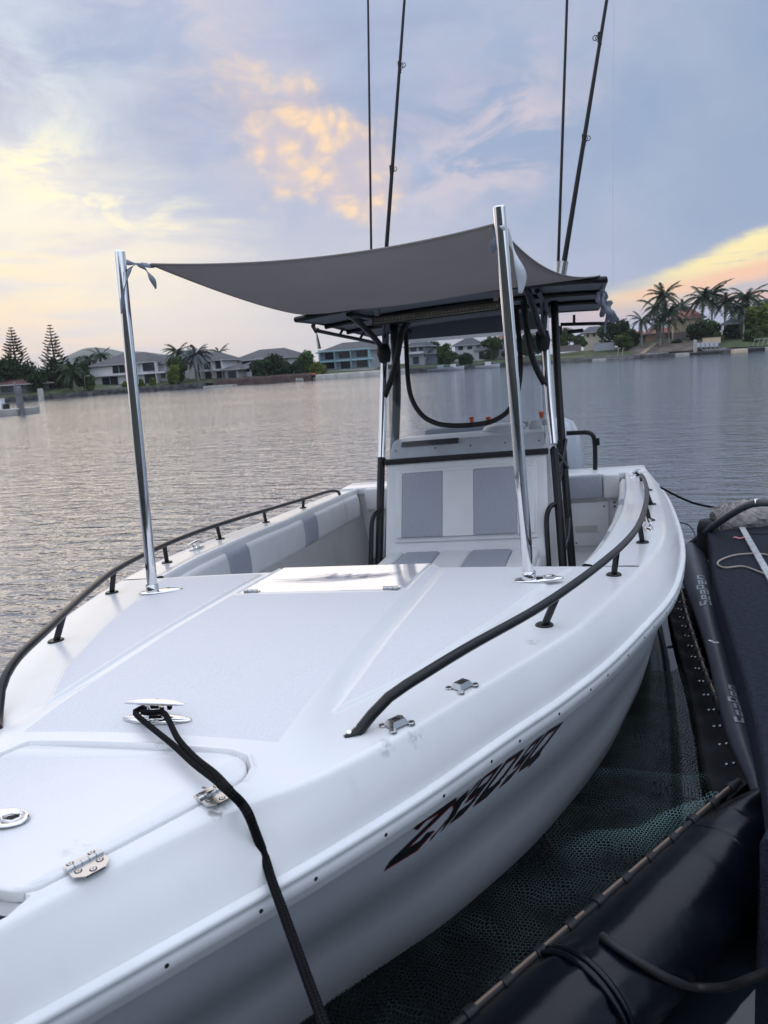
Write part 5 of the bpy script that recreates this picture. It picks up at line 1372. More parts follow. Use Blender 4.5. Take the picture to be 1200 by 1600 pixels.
# distant hills
def hillz(x): return 0
HILL = mat('forested_hills', (.055, .075, .05), .95, vary=(.01, .4, 6))
hp = [(60, 588), (90, 577), (115, 553), (130, 545), (150, 543), (175, 546), (195, 550), (215, 549), (235, 551), (262, 554), (275, 551), (300, 550), (322, 551), (340, 549), (362, 555), (380, 562), (420, 572), (470, 584)]
HY = 2200; ridge_ = crv([(wy(px, py, HY).x, wy(px, py, HY).z) for px, py in hp], 90)
rows = []
for off_, k in ((-500, 0), (-300, .35), (-150, .7), (0, 1.0), (200, .6), (500, 0)):
    rows.append([(p.x, HY+off_+20*noise.noise(Vector((p.x*.004, off_, 0))), max(1, p.y*k*(1+.10*noise.noise(Vector((p.x*.006, off_*.01, 5))) if off_ else 1))) for p in ridge_])
MB().loft(rows).build('distant_hills', HILL, kind='structure')

# ---- foliage builders
def leaf_quads(b, c, r, n, size, rnd, squash=1.0, mi=0):
    for _ in range(n):
        d = Vector((rnd.gauss(0, 1), rnd.gauss(0, 1), rnd.gauss(0, 1))).normalized()*(rnd.random()**.45)
        p = Vector((c[0]+d.x*r, c[1]+d.y*r, c[2]+d.z*r*squash)); s_ = size*rnd.uniform(.6, 1.4)
        u = Vector((rnd.gauss(0, 1), rnd.gauss(0, 1), rnd.gauss(0, 1))).normalized(); v = u.orthogonal().normalized()
        b.add([p-u*s_, p+v*s_*.55, p+u*s_, p-v*s_*.55], [(0, 1, 2, 3)], mi=mi)
SPREAD = {}
def broad_tree(px, pyb, wpx, pyt, dY, leaf, label, seed, group='trees along the far bank', name='tree', dens=1.0, shrub=False):
    Y = shoreY(px)+dY; B = wy(px, pyb, Y); T = wy(px, pyt, Y); H = T.z-B.z; Wd_ = wpx/FPX*Y*1.05; rnd = random.Random(seed)
    e = empty(name, B, label=label, cat='shrub' if shrub else 'tree', group=group)
    b = MB(); nb = max(7, int(11*dens)); low_ = .02 if shrub else .10
    tr_ = MB().tube([(0, 0, -.3), (.05*H, 0, H*.25), (0, .05*H, H*.55)], [H*.035+.05, H*.025+.04, H*.012+.02], 8)
    for k in range(nb):
        a = rnd.uniform(0, 6.28); rr = rnd.uniform(.15, .36)*Wd_; z = H*rnd.uniform(low_+.12, .80); shrink = 1-.45*abs(z/H-.5)
        c_ = (math.cos(a)*rr*shrink*1.1, math.sin(a)*rr*.8, z); r = rnd.uniform(.18, .28)*min(Wd_, H*1.3)
        leaf_quads(b, c_, r, int(230*dens), .17+.018*H, rnd, .85)
        tr_.tube([(0, 0, H*.28), (c_[0]*.5, c_[1]*.5, H*.25+z*.4), c_], [H*.014+.03, H*.009+.02, .02], 6)
    leaf_quads(b, (0, 0, H*.86), .14*H+.1*Wd_, int(120*dens), .16+.016*H, rnd, .8)
    leaf_quads(b, (0, 0, H*.22), .30*Wd_, int(120*dens), .16+.016*H, rnd, .5)
    leaf_quads(b, (0, 0, H*.5), .36*Wd_, int(260*dens), .18+.018*H, rnd, min(1.2, H/Wd_))
    b.build('crown', leaf, e); tr_.build('trunk', BARK, e); return e
def frond(b, o, az_, up0, L_, droop, w_, rnd):
    d = Vector((math.cos(az_), math.sin(az_), 0)); P = []; n = 9
    for i in range(n+1):
        t = i/n; P.append(o+d*L_*t*(1-.12*t)+Vector((0, 0, L_*(up0*t-droop*t*t))))
    sd = Vector((-d.y, d.x, 0))
    for i in range(1, n+1):
        t = i/n; ln = w_*math.sin(math.pi*min(1, t*.9+.08))**.7; ax = (P[i]-P[i-1]).normalized()
        for sg in (-1, 1):
            for f in (0, .33, .66):
                p = P[i-1].lerp(P[i], f); tip = p+sd*sg*ln*.8+ax*ln*.45+Vector((0, 0, -ln*rnd.uniform(.25, .6)))
                b.add([p, p+ax*(L_/n*.5), tip], [(0, 1, 2)])
    b.tube(P, [.05, .045, .04, .035, .03, .03, .02, .02, .01, .01], 4, caps=False)
def palm(px, pyb, pyt, dY, label, seed, spread=1.0, leaf=None, nf_=24, lean=0.0, group='palms along the far bank', trunk_r=.16):
    Y = shoreY(px)+dY; B = wy(px, pyb, Y); T = wy(px, pyt, Y); H = T.z-B.z; rnd = random.Random(seed)
    e = empty('palm_tree', B, label=label, cat='palm tree', group=group); L_ = spread*3.5; hc = max(.4, H-L_*.34)
    top = Vector((lean*H, 0, hc)); MB().tube([(0, 0, -.3), (lean*H*.3, 0, hc*.4), tuple(top)], [trunk_r*1.5, trunk_r, trunk_r*.8], 9).build('trunk', BARKP, e)
    b = MB()
    for k in range(nf_):
        lvl = k/nf_; frond(b, top, k*2.399+rnd.uniform(-.5, .5), 1.05-1.35*lvl+rnd.uniform(-.22, .22), L_*rnd.uniform(.75, 1.12), .58+.3*lvl*rnd.uniform(.6, 1.3), .62*spread, rnd)
    b.build('crown', leaf or LEAFP, e); return e
def norfolk(px, pyb, pyt, dY, label, seed):
    Y = shoreY(px)+dY; B = wy(px, pyb, Y); T = wy(px, pyt, Y); H = T.z-B.z; rnd = random.Random(seed)
    e = empty('norfolk_pine', B, label=label, cat='pine tree', group='tall layered pines on the far left')
    MB().tube([(0, 0, 0), (0, 0, H*.5), (0, 0, H)], [.28, .16, .03], 9).build('trunk', BARK, e)
    b = MB(); n = 17
    for k in range(n):
        t = k/(n-1); z = H*(.18+.80*t); R0_ = (2.9*(1-t)**.85+.18)*(1+.12*rnd.uniform(-1, 1))
        nb = 8 if t < .8 else 6
        for j in range(nb):
            a = j*6.283/nb+k*.9+rnd.uniform(-.25, .25); d = Vector((math.cos(a), math.sin(a), 0)); rr = R0_*rnd.uniform(.75, 1.08)
            P = [Vector((0, 0, z))+d*rr*s_+Vector((0, 0, -.10*rr*math.sin(s_*math.pi)+.22*rr*s_*s_)) for s_ in (0, .25, .5, .75, 1)]
            b.tube(P, [.05, .04, .035, .03, .015], 4, caps=False)
            for m_ in range(int(30+rr*40)):
                s_ = rnd.uniform(.15, 1); q_ = Vector((0, 0, z))+d*rr*s_+Vector((0, 0, -.10*rr*math.sin(s_*math.pi)+.22*rr*s_*s_))
                sd = Vector((-d.y, d.x, 0))*rnd.choice((-1, 1)); tip = q_+sd*.55*rnd.uniform(.4, 1)*(1.1-.5*s_)+d*.18+Vector((0, 0, rnd.uniform(.0, .16)))
                b.add([q_-d*.19, q_+d*.21, tip], [(0, 1, 2)])
    b.build('crown', LEAFD, e); return e

# ---- houses
def house(px0, px1, pyb, pye, pyr, dY, wall, roof, wins, label, depth=9.0, trim=None, extras=None, over=.6, ridge=.45, cat='house', group=None, bands=()):
    pm = (px0+px1)/2; Y = shoreY(pm)+dY; a_, c_ = wy(px0, pyb, Y), wy(px1, pyb, Y)
    zb = wy(pm, pyb, Y).z; ze = wy(pm, pye, Y).z; zr_ = wy(pm, pyr, Y+depth*.5).z; W_ = c_.x-a_.x
    e = empty('house', ((a_.x+c_.x)/2, Y+depth/2, zb), label=label, cat=cat, group=group); h = ze-zb; w2, d2 = W_/2, depth/2
    wl_ = MB().box((-w2, -d2, -1.5), (w2, d2, h)); wl_.build('wall', wall, e)
    rw, rd = w2+over, d2+over; rr = w2*ridge; zr_ -= zb
    b = MB().add([(-rw, -rd, h+.02), (rw, -rd, h+.02), (rw, rd, h+.02), (-rw, rd, h+.02), (-rr, 0, zr_), (rr, 0, zr_), (-rw, -rd, h-.16), (rw, -rd, h-.16), (rw, rd, h-.16), (-rw, rd, h-.16)],
                 [(0, 1, 5, 4), (1, 2, 5), (2, 3, 4, 5), (3, 0, 4), (0, 6, 7, 1), (1, 7, 8, 2), (2, 8, 9, 3), (3, 9, 6, 0), (6, 9, 8, 7)])
    b.build('roof', roof, e)
    gt = MB()
    for lo, hi in (((-rw-.05, -rd-.09, h-.12), (rw+.05, -rd-.005, h+.04)), ((-rw-.09, -rd, h-.12), (-rw-.005, rd, h+.04)), ((rw+.005, -rd, h-.12), (rw+.09, rd, h+.04))): gt.box(lo, hi)
    gt.build('gutter', GUT, e)
    def loc(px, py): p = wy(px, py, Y); return p.x-(a_.x+c_.x)/2, p.z-zb
    for wn in wins:
        x0, z1 = loc(wn[0], wn[2]); x1, z0 = loc(wn[1], wn[3])
        zc0 = loc((wn[0]+wn[1])/2, wn[3])[1]; zc1 = loc((wn[0]+wn[1])/2, wn[2])[1]; z0, z1 = zc0, zc1
        if z1-z0 < .3 or x1-x0 < .2: continue
        fr = MB(); t = .07
        for lo, hi in (((x0-t, z0-t), (x1+t, z0)), ((x0-t, z1), (x1+t, z1+t)), ((x0-t, z0), (x0, z1)), ((x1, z0), (x1+t, z1))):
            fr.box((lo[0], -d2-.08, lo[1]), (hi[0], -d2+.02, hi[1]))
        nm = max(1, int((x1-x0)/1.3))
        for k in range(1, nm): xx = x0+(x1-x0)*k/nm; fr.box((xx-.03, -d2-.05, z0), (xx+.03, -d2-.02, z1))
        w_ = fr.build('window', trim or wall, e); MB().box((x0, -d2-.03, z0), (x1, -d2+.01, z1)).build('pane', WIN, w_)
    for bd in bands:                                  # px0, px1, py0, py1, stand-out, material, name
        x0, _ = loc(bd[0], bd[2]); x1, _ = loc(bd[1], bd[3]); z1 = loc((bd[0]+bd[1])/2, bd[2])[1]; z0 = loc((bd[0]+bd[1])/2, bd[3])[1]
        MB().box((x0, -d2-bd[4], z0), (x1, -d2-.015, z1)).build(bd[6], bd[5], e)
    return e
GUT = mat('pale_gutter', (.40, .40, .41), .6)
GLR = clear('glass_rail', (.55, .66, .70), veil_=.2)
house(146, 232, 602, 569, 553, 8, WALLW, ROOFG, [(175, 197, 571, 583), (159, 186, 589, 604), (222, 243, 566, 580), (225, 246, 583, 599), (251, 260, 583, 591), (203, 216, 572, 582), (198, 212, 588, 600)], 'wide white two storey house with dark hip roof behind the left chrome pole', depth=11, bands=[(146, 200, 585, 587.5, .9, WALLW, 'balcony'), (200, 262, 582, 584.5, .9, WALLW, 'balcony'), (200, 203, 568, 600, .95, WALLW, 'column'), (217, 220, 567, 599, .95, WALLW, 'column'), (246, 249, 566, 598, .95, WALLW, 'column')])
house(205, 263, 600, 569, 557, 10, WALLW, ROOFG, [(222, 243, 564, 580), (225, 246, 584, 600), (251, 260, 583, 591)], 'white annex wing with grey hip roof right of the left chrome pole', depth=9, bands=[(212, 264, 580, 583, .8, WALLW, 'balcony'), (218, 221, 566, 599, .8, WALLW, 'column'), (247, 249, 565, 598, .8, WALLW, 'column')])
house(297, 350, 598, 564, 551, 9, WALLW, ROOFG, [(303, 314, 567, 594), (318, 332, 564, 577), (320, 334, 580, 593), (336, 346, 564, 577), (338, 348, 580, 592)], 'white columned house with big dark windows beside the blue grey palm', depth=8, bands=[(314, 351, 577, 580, .8, WALLW, 'balcony'), (315, 318, 562, 596, .8, WALLW, 'column'), (332, 335, 562, 595, .8, WALLW, 'column'), (348, 351, 561, 594, .8, WALLW, 'column')], ridge=.2)
house(352, 374, 595, 577, 570, 6, WALLG, ROOFG, [(356, 370, 580, 592)], 'low grey garage between two white houses on the left bank', depth=6, ridge=.3)
house(366, 452, 592, 561, 546, 12, WALLW, ROOFG, [(378, 392, 563, 569), (376, 390, 574, 580), (399, 412, 560, 568)], 'house with broad dark hip roof half hidden by trees left of the screen', depth=13, ridge=.45, bands=[(395, 452, 561, 593, .4, WALLD, 'wall_shade_slab')])  # dark slab paints the shaded part of the white wall
house(374, 398, 594, 574, 566, 8, WALLW, ROOFG, [(379, 391, 577, 581)], 'small white gabled wing in front of the broad hip roof', depth=5, ridge=.1)
house(502, 582, 588, 548, 535, 7, WALLG, ROOFG, [(507, 523, 549, 562), (529, 548, 548, 560), (556, 575, 546, 558), (507, 526, 566, 576), (532, 549, 564, 576), (557, 575, 562, 574)], 'two storey house with pale aqua balcony frames left of the console', depth=12, trim=AQUA, ridge=.45,
      bands=[(500, 586, 561.5, 564, 1.5, AQUA, 'balcony'), (501, 505, 547, 578, 1.5, AQUA, 'column'), (525, 528, 547, 577, 1.5, AQUA, 'column'), (550, 553, 546, 576, 1.5, AQUA, 'column'), (578, 581, 544, 574, 1.5, AQUA, 'column'), (500, 590, 577, 590, 1.8, CONC, 'terrace_wall'), (501, 580, 546.2, 548.2, 1.6, AQUA, 'eave_beam')])
house(637, 664, 578, 541, 530, 8, WALLG, ROOFG, [(641, 651, 541, 549), (654, 662, 541, 548), (645, 655, 557, 569), (662, 666, 553, 558)], 'grey two storey house seen through the left of the clear screen', depth=9, ridge=.3, bands=[(637, 662, 550, 553, .8, WALLW, 'balcony')])
house(662, 692, 577, 552, 545, 9, mat('pale_blue_render', (.28, .31, .40), .8), ROOFG, [(664, 668, 556, 560)], 'low pale blue house seen through the middle of the clear screen', depth=8, ridge=.4)
house(712, 746, 570, 539, 528, 12, WALLW, ROOFG, [(716, 724, 541, 547), (730, 738, 541, 546), (744, 752, 543, 555)], 'white house with dark openings seen through the right of the clear screen', depth=9, ridge=.3)
house(745, 760, 568, 546, 538, 10, WALLW, ROOFG, [(748, 757, 549, 561)], 'narrow white wing right of the white house behind the screen', depth=6, ridge=.2)
house(776, 792, 562, 530, 522, 14, WALLG, ROOFR, [(779, 786, 538, 546)], 'small grey house between trees left of the right chrome pole', depth=8, ridge=.2)
house(912, 944, 540, 519, 510, 14, mat('warm_white_render', (.62, .56, .46), .8), ROOFG, [(917, 920, 522, 527), (926, 930, 521, 526)], 'small sunlit white house under the boat roof corner', depth=8, ridge=.5)
house(1052, 1098, 538, 497, 479, 13, CREAMW, ROOFR, [(1064, 1071, 497, 505), (1054, 1057, 501, 508)], 'cream two storey house with terracotta roof among the palms', depth=12, ridge=.15, bands=[(1052, 1073, 519, 538, .3, mat('mauve_render', (.22, .19, .20), .8), 'lower_wall'), (1073, 1080, 517, 534, .35, CREAMW, 'corner_post')])
house(1010, 1050, 537, 520, 511, 16, mat('salmon_render', (.40, .25, .20), .8), ROOFR, [(1030, 1036, 524, 529), (1042, 1048, 521, 530)], 'low salmon house with terracotta roof left of the cream house', depth=9, ridge=.5)
house(984, 1012, 540, 524, 517, 18, WALLG, ROOFR, [(988, 994, 527, 533)], 'low grey house with red roof behind the round green bush', depth=8, ridge=.5)
house(1148, 1215, 530, 500, 488, 22, WALLG, ROOFG, [(1154, 1160, 505, 512), (1166, 1172, 503, 512), (1180, 1190, 502, 512)], 'grey house mostly hidden by palms at the right edge', depth=10, ridge=.5)
house(-14, 28, 617, 602, 591, 3, WALLD, ROOFB, [(2, 20, 604, 613)], 'low boathouse with brown hip roof at the left edge', depth=8, ridge=.4, cat='boathouse')
# gazebo
def gazebo():
    Y = shoreY(1145)+7; a_, c_ = wy(1128, 528, Y), wy(1162, 527, Y); zb = a_.z; h = wy(1145, 507, Y).z-zb; zr_ = wy(1143, 497, Y+2).z-zb; w2 = (c_.x-a_.x)/2
    e = empty('gazebo', ((a_.x+c_.x)/2, Y+2, zb), label='open gazebo with grey pyramid roof on the right bank lawn', cat='gazebo')
    b = MB().add([(-w2-.4, -w2-.4, h), (w2+.4, -w2-.4, h), (w2+.4, w2+.4, h), (-w2-.4, w2+.4, h), (0, 0, zr_)], [(0, 1, 4), (1, 2, 4), (2, 3, 4), (3, 0, 4), (3, 2, 1, 0)]).build('roof', ROOFG, e)
    for sx_ in (-1, 1):
        for sy_ in (-1, 1): MB().box((sx_*w2-.12, sy_*w2-.12, -.5), (sx_*w2+.12, sy_*w2+.12, h)).build('post', CONC, e)
gazebo()
# seawalls: one run each side of the gap
def seawall(p0, p1, m_, h, label, dY=0, th=.7):
    ps = list(range(p0, p1+1, 12)); o_ = Vector((sx(ps[0]), shoreY(ps[0])+dY, 0)); rows = [[], [], [], []]
    for p in ps:
        x, y = sx(p), shoreY(p)+dY; hh = h*(1+.10*noise.noise(Vector((x*.4, 0, 1))))
        for k, (oy, z) in enumerate(((0, -.3), (.15, hh*.6), (.35, hh), (.35+th, hh))): rows[k].append(Vector((x, y+oy, z))-o_)
    o = MB().loft(rows).build('seawall', m_, label=label, cat='seawall', group='seawalls along the far bank'); o.location = o_; return o
seawall(-60, 140, ROCK, .8, 'dark rock seawall below the layered pines at the far left')
seawall(140, 330, ROCK, .95, 'dark rock seawall below the two white houses on the left')
seawall(330, 492, mat('red_brown_wall', (.07, .045, .04), .9, vary=(1, .3)), 1.4, 'red brown retaining seawall left of the aqua trimmed house')
seawall(492, 636, CONC, 1.0, 'pale seawall below the aqua trimmed house')
seawall(636, 860, ROCK, .9, 'dark rock seawall seen through the clear screen')
seawall(860, 1000, mat('mossy_wall', (.08, .085, .08), .9, vary=(1, .3)), .6, 'low mossy seawall below the lawn under the roof corner')
seawall(1000, 1300, ROCK, .55, 'low dark seawall below the palms on the right')
def wall_(px0, px1, py0, py1, dY, m_, label, th=.4):
    Y = shoreY((px0+px1)/2)+dY; a_, c_ = wy(px0, py1, Y), wy(px1, py1, Y); z1 = wy((px0+px1)/2, py0, Y).z; z0 = wy((px0+px1)/2, py1, Y).z-.3
    w2 = (c_.x-a_.x)/2; b = MB().box((-w2, 0, 0), (w2, th, z1-z0)).box((-w2-.05, -.05, z1-z0), (w2+.05, th+.05, z1-z0+.08))
    o = b.build('garden_wall', m_, label=label, cat='wall', group='garden walls on the far bank'); o.location = ((a_.x+c_.x)/2, Y, z0)
wall_(928, 960, 536, 545, 6, WALLG, 'grey garden wall under the boat roof corner')
wall_(868, 908, 540, 547, 6, mat('pinkish_wall', (.16, .13, .14), .9), 'low pinkish garden wall right of the chrome leg')
wall_(1098, 1126, 528, 541, 3.5, CREAMW, 'cream retaining wall between the loungers and the gazebo')
wall_(165, 195, 603, 611, 3, CONC, 'pale garden wall below the garage of the leftmost white house')
# floating jetties
def jetty(px0, px1, py, dY, cols, label, h=.5, Yfix=None):
    Y = Yfix or shoreY((px0+px1)/2)+dY; a_, c_ = wy(px0, py, Y), wy(px1, py, Y); W_ = c_.x-a_.x; o_ = Vector((a_.x, Y, 0))
    e = empty('jetty', o_, label=label, cat='jetty', group='floating jetties on the far shore'); x = 0
    for f, m_ in cols:
        MB().box((x+.04, -1.2, -.1), (x+W_*f-.04, 1.2, h), bev=.05).build('pontoon', m_, e); x += W_*f
    return e
jetty(925, 990, 557, -1.5, ((.35, CONC), (.65, WOODP)), 'long low jetty with pale left end under the boat roof corner', .35)
jetty(1055, 1122, 551, -1.5, ((.33, CONC), (.67, BLACKR)), 'jetty with pale left end below the row of loungers', .4)
jetty(1143, 1215, 546, -1.5, ((.34, CREAMW), (.36, BLACKR), (.3, CONC)), 'cream and dark jetty at the right edge below the lawn', .5)
jetty(322, 366, 603, -1.2, ((1, CONC),), 'thin pale jetty below the white columned house', .3)
jet = jetty(-60, 45, 644, 0, ((.7, CONC), (.3, CONC)), 'nearer pale pontoon with a grey pile at the left edge', .45, Yfix=46)
def pile(px, py0, py1, Y, r, m_, label, cap=True):
    B, T = wy(px, py1, Y), wy(px, py0, Y); o = MB().lathe([(r, -.5), (r, T.z-.25), (r*.92, T.z-.2), (r*.9, T.z), (0, T.z+.03)], (0, 0, 0), 16).build('mooring_pile', m_, label=label, cat='pile', group='piles standing in the water'); o.location = (B.x, Y, 0)
pile(35, 603, 643, 45.2, .17, WOODP, 'thick grey pile behind the pontoon at the left edge')
pile(29, 597, 640, 46.8, .08, WOODP, 'thin taller pile just left of the thick grey pile')
pile(65, 607, 625, 108, .45, CONC, 'pale bollard pile with white cap left of the lamp')
pile(1086, 531, 551, 147, .30, CONC, 'white post at the jetty of the loungers')
for px, w_, h_, lb in ((4, .30, .55, 'taller white dock box on the nearer pontoon'), (11, .25, .25, 'dark bollard on the nearer pontoon')):
    p = wy(px, 642, 46); o = MB().box((-w_/2, -.2, .45), (w_/2, .2, .45+h_*1.3), bev=.04).box((-w_/2-.03, -.22, .45+h_*1.3-.03), (w_/2+.03, .22, .45+h_*1.3+.03), bev=.02).build('dock_box', WHITEP if px == 4 else BLACKR, label=lb, cat='dock box'); o.location = (p.x, 46, 0)
# street lamp style jetty light, loungers, rails, kayaks, small boats
def lounge(px, py, label, i):
    Y = shoreY(px)+1.2; B = wy(px, py, Y); e = empty('deck_chair', B, label=label, cat='deck chair', group='deck chairs in a row on the right bank')
    MB().box((-.3, -.5, .32), (.3, .55, .42)).build('seat', WALLG, e)
    MB().box((-.3, .5, .38), (.3, .6, 1.25), rot=rotx(R_(-28)), piv=(0, .5, .38)).build('backrest', WALLG, e)
    for u in (-.26, .26):
        for v in (-.45, .5): MB().box((u-.03, v-.03, -.2), (u+.03, v+.03, .33)).build('leg', CONC, e)
for i, px in enumerate((1092, 1099, 1106, 1113, 1120)): lounge(px, 546-i*.3, ['leftmost', 'second from left', 'middle', 'fourth from left', 'rightmost'][i]+' of five grey deck chairs right of the white post', i)
Y = shoreY(1188)+1; B = wy(1176, 541, Y); e = empty('white_railing', B, label='white slanting railing on the bank at the right edge', cat='railing')
for k in range(6): MB().tube([(k*.75, 0, 0), (k*.75+.35, .1, 1.15)], .05, 6).build('post', CONC, e)
MB().tube([(0.3, .1, 1.15), (4.3, .1, 1.15)], .05, 6).build('top_rail', CONC, e)
Y = shoreY(968)+.5; B = wy(965, 555, Y); e = empty('jetty_ladder', B, label='white ladder rails standing at the end of the long low jetty', cat='ladder')
for k in (0, .8): MB().tube([(k, 0, -.2), (k+.15, .1, 1.2), (k+.5, .2, 1.3)], .05, 6).build('hand_rail', CONC, e)
Y = shoreY(1015)+1.5; a_, c_ = wy(999, 556, Y-1), wy(1024, 538, Y+5)
o = MB().add([(0, -1, 0), (c_.x-a_.x, 5, c_.z-a_.z), (c_.x-a_.x+.9, 5, c_.z-a_.z), (.9, -1, 0), (0, -1, .15), (c_.x-a_.x, 5, c_.z-a_.z+.15), (c_.x-a_.x+.9, 5, c_.z-a_.z+.15), (.9, -1, .15)], [(4, 5, 6, 7), (0, 3, 7, 4), (0, 4, 5, 1), (3, 2, 6, 7)]).build('gangway', mat('timber_ramp', (.30, .24, .17), .8), label='pale timber gangway sloping down the bare earth bank', cat='gangway'); o.location = (a_.x, Y, a_.z+.3)
def small_boat(px, py, L_, m_, label):
    Y = shoreY(px)-1.5; B = wy(px, py, Y); b = MB(); rows = []
    for t, w_, z in ((0, .7, .55), (.3, .85, .55), (.65, .75, .62), (.88, .4, .72), (1, .03, .8)):
        x = (t-.5)*L_; rows.append([(x, -w_, z), (x, -w_*.7, .1), (x, 0, -.1), (x, w_*.7, .1), (x, w_, z)])
    b.loft(rows); b.add(rows[0], [(0, 1, 2, 3, 4)]); b.add([(rows[0][0]), rows[1][0], rows[2][0], rows[3][0], rows[4][0], rows[3][4], rows[2][4], rows[1][4], rows[0][4]], [tuple(range(9))])
    e = empty('moored_boat', (B.x, Y, 0), label=label, cat='small boat', group='small boats on the far shore'); b.build('hull', m_, e)
    MB().box((-.1*L_, -.5, .55), (.15*L_, .5, 1.15), bev=.12).build('cabin', m_, e); MB().box((.151*L_, -.42, .75), (.16*L_, .42, 1.05)).build('windscreen', WIN, e)
small_boat(688, 577, 5.0, WALLG, 'grey covered boat moored below the pale blue house behind the screen')
small_boat(708, 575, 4.2, WALLW, 'white small boat right of the grey covered boat behind the screen')
small_boat(762, 570, 4.5, WALLW, 'white small boat at the right of the view through the screen')
p = wy(485, 591, shoreY(485)+.6); o = MB().tube([(-1.3, 0, .2), (-.9, 0, .22), (0, 0, .22), (.9, 0, .22), (1.3, 0, .2)], [.04, .22, .30, .22, .04], 10, flat=.6).tube([(-.3, 0, .35), (.3, 0, .35)], .15, 8).build('kayak', mat('orange_hull', (.55, .13, .05), .5), label='orange kayak lying at the foot of the aqua house garden', cat='kayak'); o.location = p+Vector((0, 0, .5))
# slipway timbers
for k, px in enumerate((467, 471, 475)):
    p = wy(px, 592, shoreY(px)+.5); o = MB().box((-.10, -1.2, 0), (.10, 1.2, .25), rot=rotx(R_(25))).box((-.13, -1.25, -.4), (.13, -1.05, .2)).build('slip_rail', CONC, label=['left', 'middle', 'right'][k]+' pale slipway rail left of the orange kayak', cat='slipway rail'); o.location = p
# lamp
p = wy(134, 609, shoreY(134)+1); e = empty('garden_lamp', p, label='curved garden lamp post beside the leftmost white house', cat='lamp post')
MB().tube([(0, 0, 0), (0, 0, 1.8), (.15, 0, 2.3), (.6, 0, 2.45), (.95, 0, 2.4)], .05, 8).build('post', CONC, e); MB().box((.75, -.1, 2.32), (1.15, .1, 2.42), bev=.02).build('lamp_head', CONC, e)

# ---- planting
norfolk(30, 600, 510, 9, 'layered pine leftmost of the pair on the left bank', 1)
norfolk(91, 603, 506, 9, 'taller layered pine right of the leftmost pine', 2)
T_ = [(20, 618, 60, 556, 5, LEAFD, 'dark bushy tree under the leftmost layered pine'), (55, 616, 56, 566, 3, LEAFD, 'dark tree between the two layered pines'), (88, 614, 46, 558, 6, LEAFD, 'dark tree at the foot of the taller layered pine'),
      (110, 612, 36, 568, 2, LEAFM, 'rounded green tree left of the leaning palm'), (132, 610, 34, 562, 8, LEAFD, 'dark tree left of the wide white house'), (142, 609, 22, 585, 1, LEAFM, 'low bush beside the curved garden lamp'), (-15, 622, 60, 545, 6, LEAFM, 'tree cut by the left edge behind the boathouse'),
      (280, 600, 36, 556, 3, LEAFM, 'green tree between the two white houses on the left'), (274, 602, 22, 570, 1, LEAFY, 'yellow green shrub left of the blue grey palm'), (430, 594, 40, 552, 4, LEAFD, 'dark tree in front of the broad hip roof'), (408, 594, 34, 562, 2, LEAFD, 'dark tree left of centre below the broad hip roof'), (448, 593, 26, 566, 3, LEAFD, 'dark tree at the right end of the broad hip roof'),
      (482, 590, 42, 548, 4, LEAFM, 'leafy tree left of the aqua trimmed house'), (497, 590, 26, 566, 2, LEAFY, 'yellow green bush touching the aqua trimmed house'), (468, 592, 22, 562, 2, LEAFD, 'dark bush left of the leafy tree by the aqua house'),
      (590, 565, 18, 541, 16, LEAFM, 'green tree behind the aqua house roof end'), (700, 572, 30, 537, 5, LEAFM, 'tree between the pale blue and white houses behind the screen'), (676, 560, 30, 534, 22, LEAFM, 'tall tree behind the pale blue house'), (728, 570, 22, 552, 2, LEAFD, 'dark shrub in front of the white house behind the screen'), (770, 566, 30, 524, 9, LEAFM, 'green tree left of the right chrome pole'), (797, 562, 24, 520, 9, LEAFM, 'green tree behind the right chrome pole'), (830, 560, 34, 520, 7, LEAFD, 'dark tree right of the right chrome pole'),
      (880, 545, 34, 513, 10, LEAFM, 'green tree just right of the chrome legs'), (905, 541, 26, 524, 8, LEAFM, 'low green tree left of the small sunlit house'), (958, 544, 44, 500, 9, LEAFD, 'large round dark tree right of the small sunlit house'), (976, 548, 26, 522, 5, LEAFM, 'round green bush on the lawn below the large dark tree'), (988, 542, 20, 514, 12, LEAFD, 'dark tree behind the round green bush'),
      (1094, 536, 36, 500, 8, LEAFD, 'spreading dark tree in front of the cream house'), (1104, 532, 34, 500, 9, LEAFM, 'green tree left of the gazebo'), (1150, 528, 44, 506, 9, LEAFD, 'dark shrubbery inside and behind the gazebo'), (1122, 534, 20, 520, 5, LEAFM, 'low green shrub above the cream retaining wall'), (1192, 528, 44, 470, 10, LEAFY, 'large yellow green tree at the right edge'), (1178, 536, 26, 514, 4, LEAFM, 'green shrub below the yellow green tree at the right'), (1060, 545, 16, 531, 6, LEAFD, 'small dark shrub at the foot of the cream house')]
for i, (px, pb, w_, pt_, dY, m_, lb) in enumerate(T_): broad_tree(px, pb, w_, pt_, dY, m_, lb, 20+i, name='tree' if pb-pt_ > 24 else 'shrub', shrub=pb-pt_ <= 24)
for i, (px, pb, w_, pt_, lb) in enumerate(((222, 605, 12, 592, 'yellow green shrub by the white annex, left of two'), (240, 604, 13, 591, 'yellow green shrub by the white annex, middle'), (268, 602, 12, 590, 'yellow green shrub at the right end of the white annex'), (196, 606, 10, 596, 'small bright shrub behind the left chrome pole'))):
    broad_tree(px, pb, w_, pt_, 2, LEAFY, lb, 70+i, name='shrub', dens=.5, shrub=True, group='bright shrubs along the left garden')
palm(118, 612, 567, 1.5, 'leaning pale trunked palm left of the wide white house', 1, 1.0, lean=-.03)
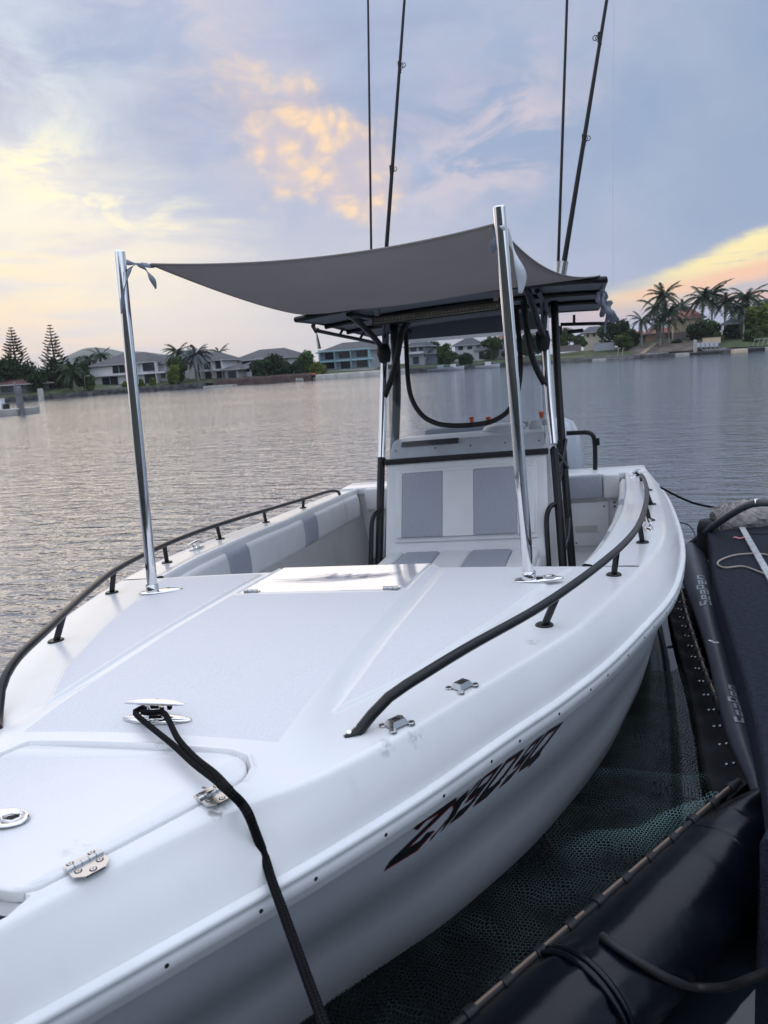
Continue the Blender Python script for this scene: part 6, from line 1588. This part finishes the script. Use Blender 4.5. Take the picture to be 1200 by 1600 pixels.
palm(163, 600, 547, 16, 'palm behind the left roof of the wide white house', 2, .9)
palm(142, 600, 552, 14, 'dark palm behind the trees left of the wide white house', 9, .9)
palm(284, 600, 539, 7, 'tall palm left of the blue grey palm', 3, 1.0)
palm(310, 599, 541, 4, 'broad blue grey fan palm in front of the white columned house', 4, 1.25, leaf=LEAFB, nf_=34, trunk_r=.25)
palm(346, 592, 543, 16, 'small palm above the roof of the white columned house', 5, .8)
palm(1003, 548, 490, 5, 'slender palm with pale trunk left of the palm cluster', 6, 1.0, nf_=16)
palm(1026, 545, 470, 6, 'palm at the left of the tall cluster', 7, 1.15)
palm(1036, 545, 449, 8, 'tallest palm of the cluster left of the cream house', 8, 1.3, nf_=24)
palm(1045, 544, 476, 5, 'palm in the middle of the tall cluster', 10, 1.2)
palm(1032, 546, 492, 4, 'low palm at the front of the tall cluster', 11, 1.1)
palm(1066, 540, 472, 18, 'palm rising behind the red roof of the cream house', 12, 1.0)
palm(1098, 534, 451, 12, 'large palm over the red roof right side', 13, 1.4, nf_=24)
palm(1112, 532, 447, 14, 'palm with upright spear right of the large palm', 14, 1.3, nf_=22)
palm(1132, 530, 460, 13, 'palm above the gazebo', 15, 1.2)
palm(1166, 526, 450, 12, 'tall palm left of the yellow green tree', 16, 1.4, nf_=24)
palm(1158, 528, 470, 10, 'lower palm beside the tall palm on the right', 17, 1.2)
palm(1210, 524, 462, 14, 'palm cut by the right edge', 18, 1.2)

# ================================================================ HAZE (thin evening air; only the far hills fade in it)
HM = bpy.data.materials.new('evening_haze'); HM.use_nodes = True; ht = NT(HM.node_tree); ht.n.clear()
ho = ht.new('ShaderNodeOutputMaterial'); hv = ht.new('ShaderNodeVolumePrincipled'); hv.inputs['Color'].default_value = (.86, .88, .93, 1); hv.inputs['Density'].default_value = .00015
hv.inputs['Anisotropy'].default_value = 0.1
ht.link(hv.outputs[0], ho.inputs['Volume'])
hz = MB().box((-2400, -66, -2), (2400, 2790, 118)).build('haze', HM, kind='stuff')
